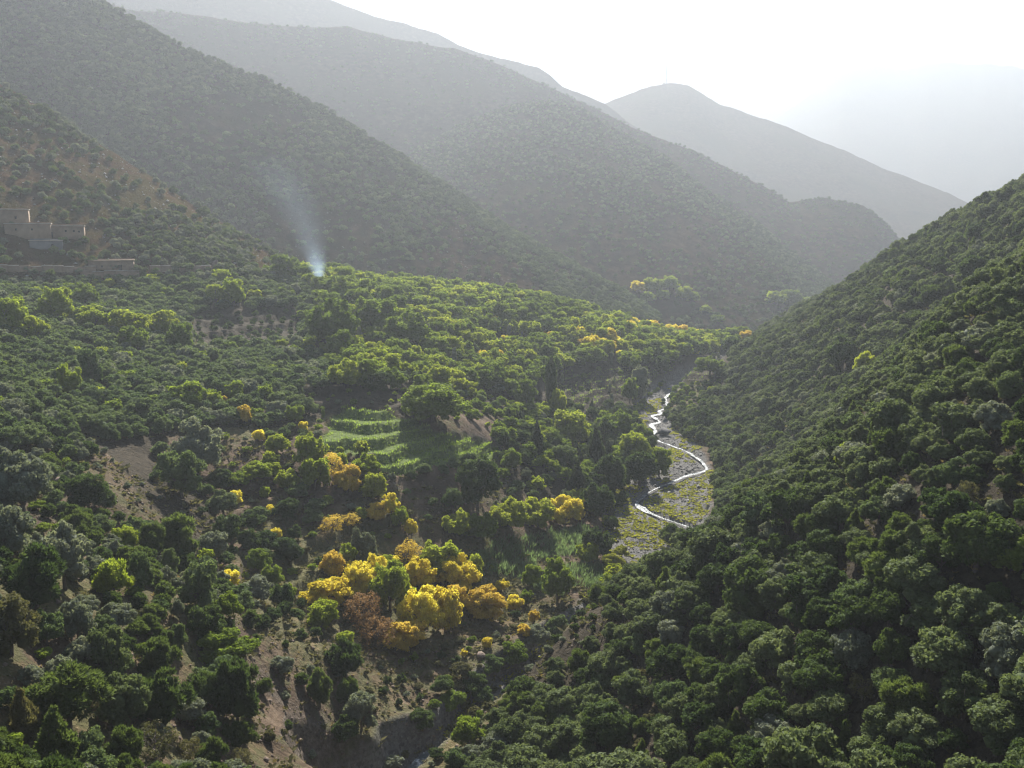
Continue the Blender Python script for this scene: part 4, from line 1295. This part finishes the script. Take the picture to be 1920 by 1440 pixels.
boulder(108, 918, 22, 28, ROCK_RED, 'reddish brown boulder sticking out of the soil by a tall silvery tree', 1)
boulder(8, 1396, 34, 26, PALE, 'pale broken rock at the bottom corner beside dark junipers', 2)
boulder(24, 1420, 22, 14, PALE, 'small flat pale rock just below the pale broken rock in the corner', 3)
for k_, (bx0, by0, bw0, bh0, lb) in enumerate([(1348, 872, 40, 56, 'tall dark rock face rising from the stream at the foot of the wooded slope'), (1338, 905, 26, 34, 'dark slanting rock at the water beside the tall rock face'),
                                               (1366, 900, 30, 50, 'dark rock rib running uphill behind the tall rock face'), (1245, 815, 36, 30, 'dark crag in the stream narrows below the wooded slope')]):
    boulder(bx0, by0, bw0 * 0.95, bh0 * 0.55, ROCK_DARK, lb, 30 + k_, name='rock_outcrop', rough=0.6, lean=0.5, group='rock outcrops by the stream')
for k_, (bx0, by0, bw0, lb) in enumerate([(905, 1236, 26, 'flat brown slab lying on the slope below the golden grove'), (935, 1240, 18, 'small brown slab right beside the flat one below the golden grove'), (760, 1362, 16, 'light brown boulder on the lip of the bank above the lower stream'),
                                          (795, 1420, 14, 'wet grey boulder in the stream at the bottom'), (812, 1388, 12, 'rounded grey boulder at the head of the lower stream'), (745, 1428, 22, 'jagged grey rock on the bank beside the lower stream'), (700, 1385, 18, 'grey rock among shrubs on the brown bank'),
                                          (530, 1380, 14, 'small grey rock alone on the bare brown slope'), (480, 1330, 12, 'brown stone near the edge of the bare brown slope'), (480, 1205, 34, 'broken grey ledge at the top of the bare brown slope'),
                                          (1255, 925, 12, 'pale boulder on the gravel at the stream bend'), (1290, 940, 10, 'small pale boulder out on the gravel flat'), (1310, 915, 14, 'grey boulder close under the rock face'), (1165, 1040, 14, 'grey boulder on the stony bar')]):
    boulder(bx0, by0, bw0, bw0 * 0.45, PALE if 'gravel' in lb else ROCK_RED if by0 > 1190 else ROCK, lb, 50 + k_, group='boulders by the stream and slopes')


# ------------------------------------------------------------------ village of earth walls


def hill_at(name, px, py):
    V = HILLS[name].reshape(-1, 3)
    a, b = project(V[:, 0], V[:, 1], V[:, 2])
    d = (a - px) ** 2 + (b - py) ** 2
    return V[np.argmin(d)]


def mud_material(name, a, b, c):
    M = Mat(name)
    n = M.noise(0.35, 6, 0.65)
    z = M.node('ShaderNodeSeparateXYZ')
    M.link(M.coord(), z.inputs[0])
    w = M.node('ShaderNodeTexWave', wave_type='BANDS', bands_direction='Z', i_Scale=1.1, i_Distortion=1.5, i_Detail=3)
    M.link(M.coord(), w.inputs['Vector'])
    f = M.math('ADD', M.math('MULTIPLY', n, 0.85), M.math('MULTIPLY', w.outputs['Fac'], 0.15))
    M.link(M.ramp(f, [(0.3, a), (0.5, b), (0.72, c)]), M.p.inputs['Base Color'])
    M.p.inputs['Roughness'].default_value = 0.95
    M.bump(M.math('ADD', n, w.outputs['Fac']), 0.15, 0.6)
    return M.m


MUD = mud_material('mud_wall', (0.17, 0.12, 0.078), (0.25, 0.178, 0.115), (0.33, 0.24, 0.16))
MUD_ORANGE_SUNLIT = mud_material('orange_sunlit_mud', (0.36, 0.19, 0.10), (0.46, 0.26, 0.14), (0.52, 0.33, 0.2))  # orange mud brightened: sunlight on a wall section put into its colour
MUD_GREY = mud_material('grey_plaster', (0.12, 0.12, 0.12), (0.16, 0.16, 0.155), (0.22, 0.21, 0.2))
COPING = mud_material('pale_coping', (0.3, 0.26, 0.21), (0.42, 0.37, 0.31), (0.52, 0.47, 0.4))
WOOD = mud_material('old_wood', (0.05, 0.035, 0.025), (0.08, 0.055, 0.04), (0.11, 0.08, 0.055))
DARK = mud_material('dark_opening', (0.015, 0.013, 0.012), (0.02, 0.018, 0.016), (0.03, 0.026, 0.022))
TIN = Mat('sheet_roof')
TIN.p.inputs['Base Color'].default_value = (0.72, 0.73, 0.74, 1)
TIN.p.inputs['Roughness'].default_value = 0.45
TIN.p.inputs['Metallic'].default_value = 0.3
TIN = TIN.m


def slab(name, mat, parent, lo, hi, wob=0.0, nx=1, seed=0):
    """box between two corners; its long top edge may waver"""
    r = np.random.default_rng(seed + int(abs(hi[0]) * 10))
    xs = np.linspace(lo[0], hi[0], nx + 1)
    t = hi[2] + (r.uniform(-wob, wob, nx + 1) if wob else np.zeros(nx + 1))
    V = []
    for x, zt in zip(xs, t):
        V += [(x, lo[1], lo[2]), (x, hi[1], lo[2]), (x, hi[1], zt), (x, lo[1], zt)]
    Q = []
    for k in range(nx):
        b = 4 * k
        for i in range(4):
            j = (i + 1) % 4
            Q.append((b + i, b + 4 + i, b + 4 + j, b + j))
    Q.append((0, 1, 2, 3))
    e = 4 * nx
    Q.append((e + 3, e + 2, e + 1, e))
    return link(name, new_mesh(name, np.array(V), quads=Q), mat, parent)


def anchor(name, px, py, label, cat, hill_name='near_hill', group=None, p=None):
    if p is None:
        p = hill_at(hill_name, px, py)
    o = link(name, None, label=label, category=cat)
    o.location = p
    o.rotation_euler = (0, 0, -math.atan2(p[0], p[1]) * 0.8)
    if group:
        o['group'] = group
    return o, math.hypot(*p) / F


def house(px, py, w, h, depth, label, mat, windows=(), doors=(), roof=COPING, orange=None):
    o, u = anchor('mud_house', px, py, label, 'house', group='earth walled houses on the hillside')
    W, H = w * u, h * u
    slab('wall', mat, o, (-W / 2, 0, -3), (W / 2, depth, H), 0.0, 1)
    slab('roof', roof, o, (-W / 2 - 0.25, -0.3, H + 0.003), (W / 2 + 0.25, depth + 0.3, H + 0.32), 0.05, 8, 3)
    slab('parapet', mat, o, (-W / 2 - 0.1, depth - 0.3, H + 0.323), (W / 2 + 0.1, depth, H + 0.8), 0.1, 8, 5)
    for (fx, fz, fw, fh) in windows:
        wn_ = slab('window', WOOD, o, (fx * W - fw * 0.5 - 0.1, -0.09, fz * H - 0.1), (fx * W + fw * 0.5 + 0.1, 0.05, fz * H + fh + 0.1))
        slab('pane', DARK, wn_, (fx * W - fw * 0.5, -0.12, fz * H), (fx * W + fw * 0.5, 0.02, fz * H + fh))
    for (fx, fw, fh) in doors:
        d_ = slab('door', WOOD, o, (fx * W - fw * 0.5 - 0.15, -0.1, -0.3), (fx * W + fw * 0.5 + 0.15, 0.05, fh + 0.15))
        slab('door_leaf', DARK, d_, (fx * W - fw * 0.5, -0.13, -0.2), (fx * W + fw * 0.5, 0.02, fh))
    if orange:
        a, b = orange
        slab('annex', MUD_ORANGE_SUNLIT, o, (a * W, -1.1, -2), (b * W, -0.003, H - 0.35), 0.15, 4, 9)
        slab('annex_roof', COPING, o, (a * W - 0.2, -1.3, H - 0.2), (b * W + 0.2, -0.003, H + 0.002), 0.0, 1)
    return o


house(16, 426, 60, 28, 7, 'highest mud house at the edge of the picture with a pale flat roof', MUD, [(-0.3, 0.45, 0.8, 1.0), (0.2, 0.5, 0.7, 0.8)], orange=(-0.5, -0.38))
house(52, 448, 66, 25, 8, 'long mud house below the highest one, wide blank wall', MUD, [(0.1, 0.6, 0.5, 0.6), (-0.25, 0.6, 0.5, 0.6)])
house(120, 447, 60, 20, 7, 'mud house with an annex tinted sunlit orange and dark doorway', MUD, [(0.05, 0.55, 0.6, 0.6), (0.25, 0.55, 0.6, 0.6), (0.38, 0.5, 0.5, 0.6)], [(-0.33, 1.5, 2.6)], orange=(-0.5, -0.36))
house(88, 466, 48, 14, 5, 'low blue grey house with a white roof edge in front of the others', MUD_GREY, [(0.2, 0.4, 0.6, 0.7)], roof=COPING)
house(208, 508, 70, 17, 6, 'ruined mud house with broken walls behind the long low wall', MUD, [(-0.2, 0.4, 0.5, 0.6)], [(0.2, 1.1, 2.4)], roof=MUD)


def wall_run(x0, y0, x1, y1, h, label, seed):
    A, B = hill_at('near_hill', x0, y0), hill_at('near_hill', x1, y1)
    o = link('earth_wall', None, label=label, category='wall', group='long earth walls at the edge of the orchard')
    o.location = A
    d = B - A
    L = math.hypot(d[0], d[1])
    o.rotation_euler = (0, 0, math.atan2(d[1], d[0]))
    hh = h * math.hypot(*A) / F
    n = max(3, int(L / 4))
    xs = np.linspace(0, L, n + 1)
    r = random.Random(seed)
    for k in range(n):
        g = d[2] * (k + 0.5) / n
        t = hh + r.uniform(-0.35, 0.3)
        slab('wall_section', MUD, o, (xs[k] + 0.004, -0.35, g - 3), (xs[k + 1] - 0.004, 0.35, g + t), 0.06, 3, seed + k)
        if r.random() < 0.75:
            slab('coping', COPING, o, (xs[k] + 0.01, -0.45, g + t - 0.01), (xs[k + 1] - 0.01, 0.45, g + t + 0.22), 0.05, 2, seed + k)
    return o


wall_run(-30, 511, 180, 510, 10, 'long low mud wall with a pale coping in front of the houses', 1)
wall_run(150, 519, 262, 517, 8, 'second low wall with bright coping just below the ruined house', 2)
wall_run(282, 508, 396, 510, 10, 'low brown wall on the far side of the ruined house', 3)
wall_run(420, 516, 540, 524, 8, 'last low wall before the green round tree near the smoke', 4)
boulder(405, 496, 22, 20, ROCK_RED, 'brown boulder on the hillside above the low brown wall', 90, where=hill_at('near_hill', 405, 500))
boulder(430, 502, 14, 12, ROCK, 'small grey boulder beside the brown one on the hillside', 91, where=hill_at('near_hill', 430, 504))

# hut with a bright sheet roof under the smoke
hp = hit(598, 548)
hp = hp if hp is not None else pix(598, 545, 430)
hut, hu = anchor('hut', 598, 540, 'small hut with a white sheet roof at the root of the smoke', 'hut', p=pix(598, 546, hp[1]))
slab('wall', MUD, hut, (-4.2, 0, -4), (4.2, 3.5, 3.0))
slab('roof', TIN, hut, (-4.6, -0.5, 3.003), (4.6, 4.0, 3.2), 0.04, 6, 2)
slab('door', WOOD, hut, (-0.6, -0.06, -1), (0.5, 0.04, 1.2))

# ------------------------------------------------------------------ masts on the summits
STEEL = Mat('galvanised_steel')
STEEL.p.inputs['Base Color'].default_value = (0.28, 0.28, 0.29, 1)
STEEL.p.inputs['Metallic'].default_value = 0.5
STEEL.p.inputs['Roughness'].default_value = 0.5
STEEL = STEEL.m


def crest_at(name, px):
    V = HILLS[name][-1]
    a, _ = project(V[:, 0], V[:, 1], V[:, 2])
    j = np.argmin(np.abs(a - px))
    return V[j]


mp = crest_at('mast_hill', 1250)
mast = link('lattice_mast', None, label='tall thin lattice mast standing on the round hill summit', category='mast')
mast.location = mp - np.array([0, 0, 3])
MH, MW = 76.0, 1.5
corner = [np.array([math.cos(a), math.sin(a)]) * MW for a in (0.3, 0.3 + 2.094, 0.3 + 4.189)]
for c in corner:
    v, q = tube((*c, 0), (*(c * 0.45), MH), 0.45, 0.35, 6)
    link('leg', new_mesh('leg', v, quads=q), STEEL, mast)
br = []
nb = 22
for k in range(nb):
    z0, z1 = MH * k / nb, MH * (k + 1) / nb
    s0, s1 = 1 - 0.55 * k / nb, 1 - 0.55 * (k + 1) / nb
    for i in range(3):
        br.append(tube((*(corner[i] * s0), z0), (*(corner[(i + 1) % 3] * s1), z1), 0.12, 0.12, 4))
v, q = join(br)
link('bracing', new_mesh('bracing', v, quads=q), STEEL, mast, kind='stuff')
for z_, r_ in ((58, 1.6), (50, 1.3)):
    v, q = tube((1.2, -1.0, z_), (1.6, -1.8, z_), r_, r_, 12)
    link('dish', new_mesh('dish', v, quads=q), STEEL, mast)
v, q = tube((0, 0, MH), (0, 0, MH + 7), 0.16, 0.1, 6)
link('antenna', new_mesh('antenna', v, quads=q), STEEL, mast)
slab('equipment_cabin', COPING, mast, (-9, -4, -3), (-3.5, 2, 5.5))
for hn, px, hm_, lb in (('mast_hill', 1233, 13, 'short pole on the summit beside the tall lattice mast'), ('mast_hill', 1202, 12, 'short pole halfway down the crest from the mast'), ('mast_hill', 1171, 11, 'short pole low on the crest towards the saddle'),
                        ('pale_ridge', 1129, 13, 'pole standing on the far ridge just before the saddle')):
    p = crest_at(hn, px)
    o = link('pole', None, label=lb, category='pole', group='poles along the skyline')
    o.location = p - np.array([0, 0, 2])
    v, q = tube((0, 0, 0), (0, 0, hm_ + 2), 0.5, 0.35, 6)
    link('shaft', new_mesh('shaft', v, quads=q), STEEL, o)
    v, q = tube((-1.4, 0, hm_ + 0.6), (1.4, 0, hm_ + 0.6), 0.2, 0.2, 5)
    link('crossarm', new_mesh('crossarm', v, quads=q), STEEL, o)

# ------------------------------------------------------------------ smoke drifting up from the hut
SM_H = 62.0
sm = Mat('smoke_air')
sm.n.remove(sm.p)
tc = sm.node('ShaderNodeTexCoord')
sx = sm.node('ShaderNodeSeparateXYZ')
sm.link(tc.outputs['Object'], sx.inputs[0])
t_ = sm.math('DIVIDE', sx.outputs[2], SM_H, clamp=True)
ax = sm.math('ADD', sm.math('MULTIPLY', t_, -4.0), sm.math('MULTIPLY', sm.math('MULTIPLY', t_, t_), -20.0))
rad_ = sm.math('ADD', sm.math('MULTIPLY', sm.math('POWER', t_, 0.8), 19.0), 0.8)
nz = sm.noise(0.16, 5, 0.6, tc.outputs['Object'])
nz2 = sm.math('MULTIPLY', sm.math('SUBTRACT', nz, 0.5), 22.0)
dx_ = sm.math('ADD', sm.math('SUBTRACT', sx.outputs[0], ax), sm.math('MULTIPLY', nz2, sm.math('ADD', t_, 0.06)))
r2 = sm.math('SQRT', sm.math('ADD', sm.math('MULTIPLY', dx_, dx_), sm.math('MULTIPLY', sx.outputs[1], sx.outputs[1])))
fall = sm.math('SUBTRACT', 1.0, sm.math('DIVIDE', r2, rad_), clamp=True)
fall = sm.math('POWER', fall, 1.3)
thick = sm.math('ADD', sm.math('MULTIPLY', sm.math('POWER', sm.math('SUBTRACT', 1.0, t_, clamp=True), 14.0), 1.1), sm.math('MULTIPLY', sm.math('SUBTRACT', 1.0, t_, clamp=True), 0.013))
dens = sm.math('MULTIPLY', fall, thick)
pv2 = sm.node('ShaderNodeVolumePrincipled')
pv2.inputs['Color'].default_value = (0.58, 0.75, 0.93, 1)
pv2.inputs['Anisotropy'].default_value = 0.2
sm.link(dens, pv2.inputs['Density'])
sm.link(pv2.outputs[0], sm.out.inputs['Volume'])
parts = []
ts = np.linspace(0, 1, 14)
ring = np.arange(20) * 2 * math.pi / 20
V = []
for t in ts:
    rr_ = 1.5 + 24.0 * t ** 0.7
    V.append(np.stack([-4 * t - 20 * t * t + rr_ * 1.25 * np.cos(ring), rr_ * 0.9 * np.sin(ring), np.full(20, t * SM_H)], 1))
V = np.concatenate(V + [np.array([[0, 0, 0.0]]), np.array([[-24, 0, SM_H]])])
Q = [(k * 20 + i, k * 20 + (i + 1) % 20, (k + 1) * 20 + (i + 1) % 20, (k + 1) * 20 + i) for k in range(13) for i in range(20)]
Tt = [((i + 1) % 20, i, 280) for i in range(20)] + [(260 + i, 260 + (i + 1) % 20, 281) for i in range(20)]
so = link('smoke', new_mesh('smoke', V, quads=Q, tris=Tt), sm.m, kind='stuff', label='thin blue smoke rising from the hut and drifting along the slope')
so.location = Vector(hut.location) + Vector((0, 3, 2.5))

# ------------------------------------------------------------------ what each tree is called
TONE = {'oak': 'grey green', 'oak_dark': 'dark green', 'silver': 'silvery', 'olive': 'olive green', 'green': 'fresh green', 'lime': 'yellow green', 'gold': 'golden', 'orange': 'orange', 'brown': 'withered brown',
        'juniper': 'mossy green', 'conifer': 'blackish green', 'scrub': 'dull olive', 'meadow': 'yellowish', 'reed': 'pale', 'dry': 'straw'}
WHAT = {'oak': 'evergreen', 'olive': 'bushy tree', 'broad': 'broadleaf tree', 'juniper': 'fuzzy bush', 'conifer': 'pointed conifer', 'poplar': 'slender tree', 'bush': 'low shrub', 'thin': 'sparse tree'}
MARK = [('the golden grove', 750, 1120), ('the stream bend', 1260, 960), ('the terraced field', 810, 850), ('the dome tree', 815, 772), ('the smoke', 598, 525), ('the mud houses', 90, 450), ('the reed bed', 1010, 1060),
        ('the lower stream', 800, 1400), ('the bare slope', 560, 1330), ('the reddish boulder', 108, 910), ('the stream narrows', 1230, 790), ('the far fields', 1200, 705), ('the rock face', 1348, 880), ('the wooded skyline', 1800, 400),
        ('the shaded gully', 260, 940), ('the wood corner', 1880, 1400), ('the corner rock', 15, 1395), ('the bright tree', 1897, 1046), ('the yellow row', 960, 970), ('the lime trees', 230, 620), ('the low wall', 110, 505), ('the deep wood', 1600, 1150)]
ZN = {'oak wood on the right slope': 'on the wooded slope', 'olive grove': 'in the olive grove', 'broadleaf wood': 'in the wood', 'river bank wood': 'on the river bank', 'terraces': 'on the terraces', 'lower left slope': 'on the scrubby slope',
      'grove slope': 'below the golden grove', 'field slope': 'below the field', 'near hill': 'on the brown hillside', 'far meadow': 'at the valley head', 'field2': 'by the far fields', 'field back': 'behind the terraces', 'soil': 'on bare soil', 'field edge': 'by the field', 'hill foot': 'at the hill foot', 'river head': 'at the narrows', 'gorge bank': 'on the lower bank', 'reed slope': 'by the reeds', 'wall': 'by the shaded bank', 'hero': ''}
ORD = ['', 'second ', 'third ', 'fourth ', 'fifth ', 'sixth ', 'seventh ', 'eighth ']
MARK += [('the orange tuft', 418, 752), ('the rusty shrub', 460, 780), ('the yellow crown', 350, 745), ('the corner crown', 340, 640), ('the tall crown', 622, 615), ('the round tree', 530, 507), ('the dark column', 1032, 724), ('the wide lime', 1070, 805), ('the gold tuft', 1112, 642), ('the upper bush', 1795, 680),
         ('the dark clump', 1830, 520), ('the lime bush', 1582, 862), ('the oak knoll', 1610, 905), ('the mossy shrub', 1375, 1125), ('the broad oak', 1455, 1128), ('the pale olive', 370, 850), ('the twin bushes', 335, 1018), ('the mossy bush', 1742, 562), ('the dark oak', 1580, 672), ('the yellow bush', 1622, 690), ('the silvery crown', 1888, 1256), ('the lit crown', 1745, 1160), ('the corner limes', 25, 600), ('the twin limes', 425, 555), ('the shaded bank', 460, 620), ('the lone lime', 130, 720),
         ('the dark conifer', 1120, 850), ('the withered tree', 22, 1196), ('the mossy giant', 130, 1332), ('the hillside rocks', 405, 490), ('the hill brow', 300, 350)]
built = [T for T in TREES if 'obj' in T]
MP = []
for n_, mx_, my_ in MARK:
    p = hit(mx_, my_)
    MP.append(p if p is not None else hill_at('near_hill', mx_, my_))
ws = {}
for T in built:
    ws.setdefault(T['kind'], []).append(T['w'])
cls = {}
for T in built:
    j = min(range(len(MARK)), key=lambda k: (T['px'] - MARK[k][1]) ** 2 + (T['py'] - MARK[k][2]) ** 2)
    p, m = np.array(T['pos']), MP[j]
    if T['zone'] == 'hero':
        px, py = T['px'], T['py']
        T['zone2'] = 'in the golden grove' if 560 < px < 1010 and 1030 < py < 1240 else 'in the valley' if py < 830 else 'on the near slopes' if px < 560 else 'on the wooded slope' if px > 1240 else 'on the terraces'
    else:
        T['zone2'] = ZN[T['zone']]
    dz, dy = p[2] - m[2], p[1] - m[1]
    rel = 'uphill of' if dz > 6 else 'downhill of' if dz < -6 else 'beyond' if dy > 3 else 'before' if dy < -3 else 'beside'
    q = sorted(ws[T['kind']])
    k = q.index(T['w']) / len(q)
    T['sz'] = 'small' if k < 0.3 else 'large' if k > 0.75 else 'medium'
    T['dist'] = float(np.linalg.norm(p - m))
    T['rel'], T['mark'] = rel, MARK[j][0]
    T['obj']['group'] = f"{TONE[T['leaf']]} {WHAT[T['kind']]}{'es' if WHAT[T['kind']].endswith('sh') else 's'} {T['zone2']}"
    cls.setdefault((T['leaf'], T['kind'], T['zone2'], T['sz'], rel, j), []).append(T)
for key, L in cls.items():
    L.sort(key=lambda T: T['dist'])
    for i, T in enumerate(L):
        head = f"{T['sz']} {TONE[T['leaf']]} {WHAT[T['kind']]} {T['zone2']}"
        if len(L) == 1:
            lab = f"{head}, {T['rel']} {T['mark']}"
        elif i < 8:
            lab = f"{head}, {ORD[i]}nearest {T['rel']} {T['mark']}"
        else:
            lab = f"{head}, further {T['rel']} {T['mark']}"
        T['obj']['label'] = lab
# ------------------------------------------------------------------ haze: even air over the whole valley
def box_mesh(name, lo, hi):
    (x0, y0, z0), (x1, y1, z1) = lo, hi
    v = [(x0, y0, z0), (x1, y0, z0), (x1, y1, z0), (x0, y1, z0), (x0, y0, z1), (x1, y0, z1), (x1, y1, z1), (x0, y1, z1)]
    return new_mesh(name, v, quads=[[0, 3, 2, 1], [4, 5, 6, 7], [0, 1, 5, 4], [1, 2, 6, 5], [2, 3, 7, 6], [3, 0, 4, 7]])


hm = bpy.data.materials.new('valley_air')
hm.use_nodes = True
ht = hm.node_tree
ht.nodes.remove(ht.nodes['Principled BSDF'])
pv = ht.nodes.new('ShaderNodeVolumePrincipled')
pv.inputs['Color'].default_value = (0.445, 0.48, 0.522, 1)
pv.inputs['Density'].default_value = HAZE
pv.inputs['Anisotropy'].default_value = 0.42
ht.links.new(pv.outputs[0], ht.nodes['Material Output'].inputs['Volume'])
top = max(float(V[:, :, 2].max()) for V in HILLS.values()) + 15
link('haze', box_mesh('haze', (-9200, -1700, -114), (9200, 9200, top)), hm, kind='stuff', label='pale even haze filling the valley air')
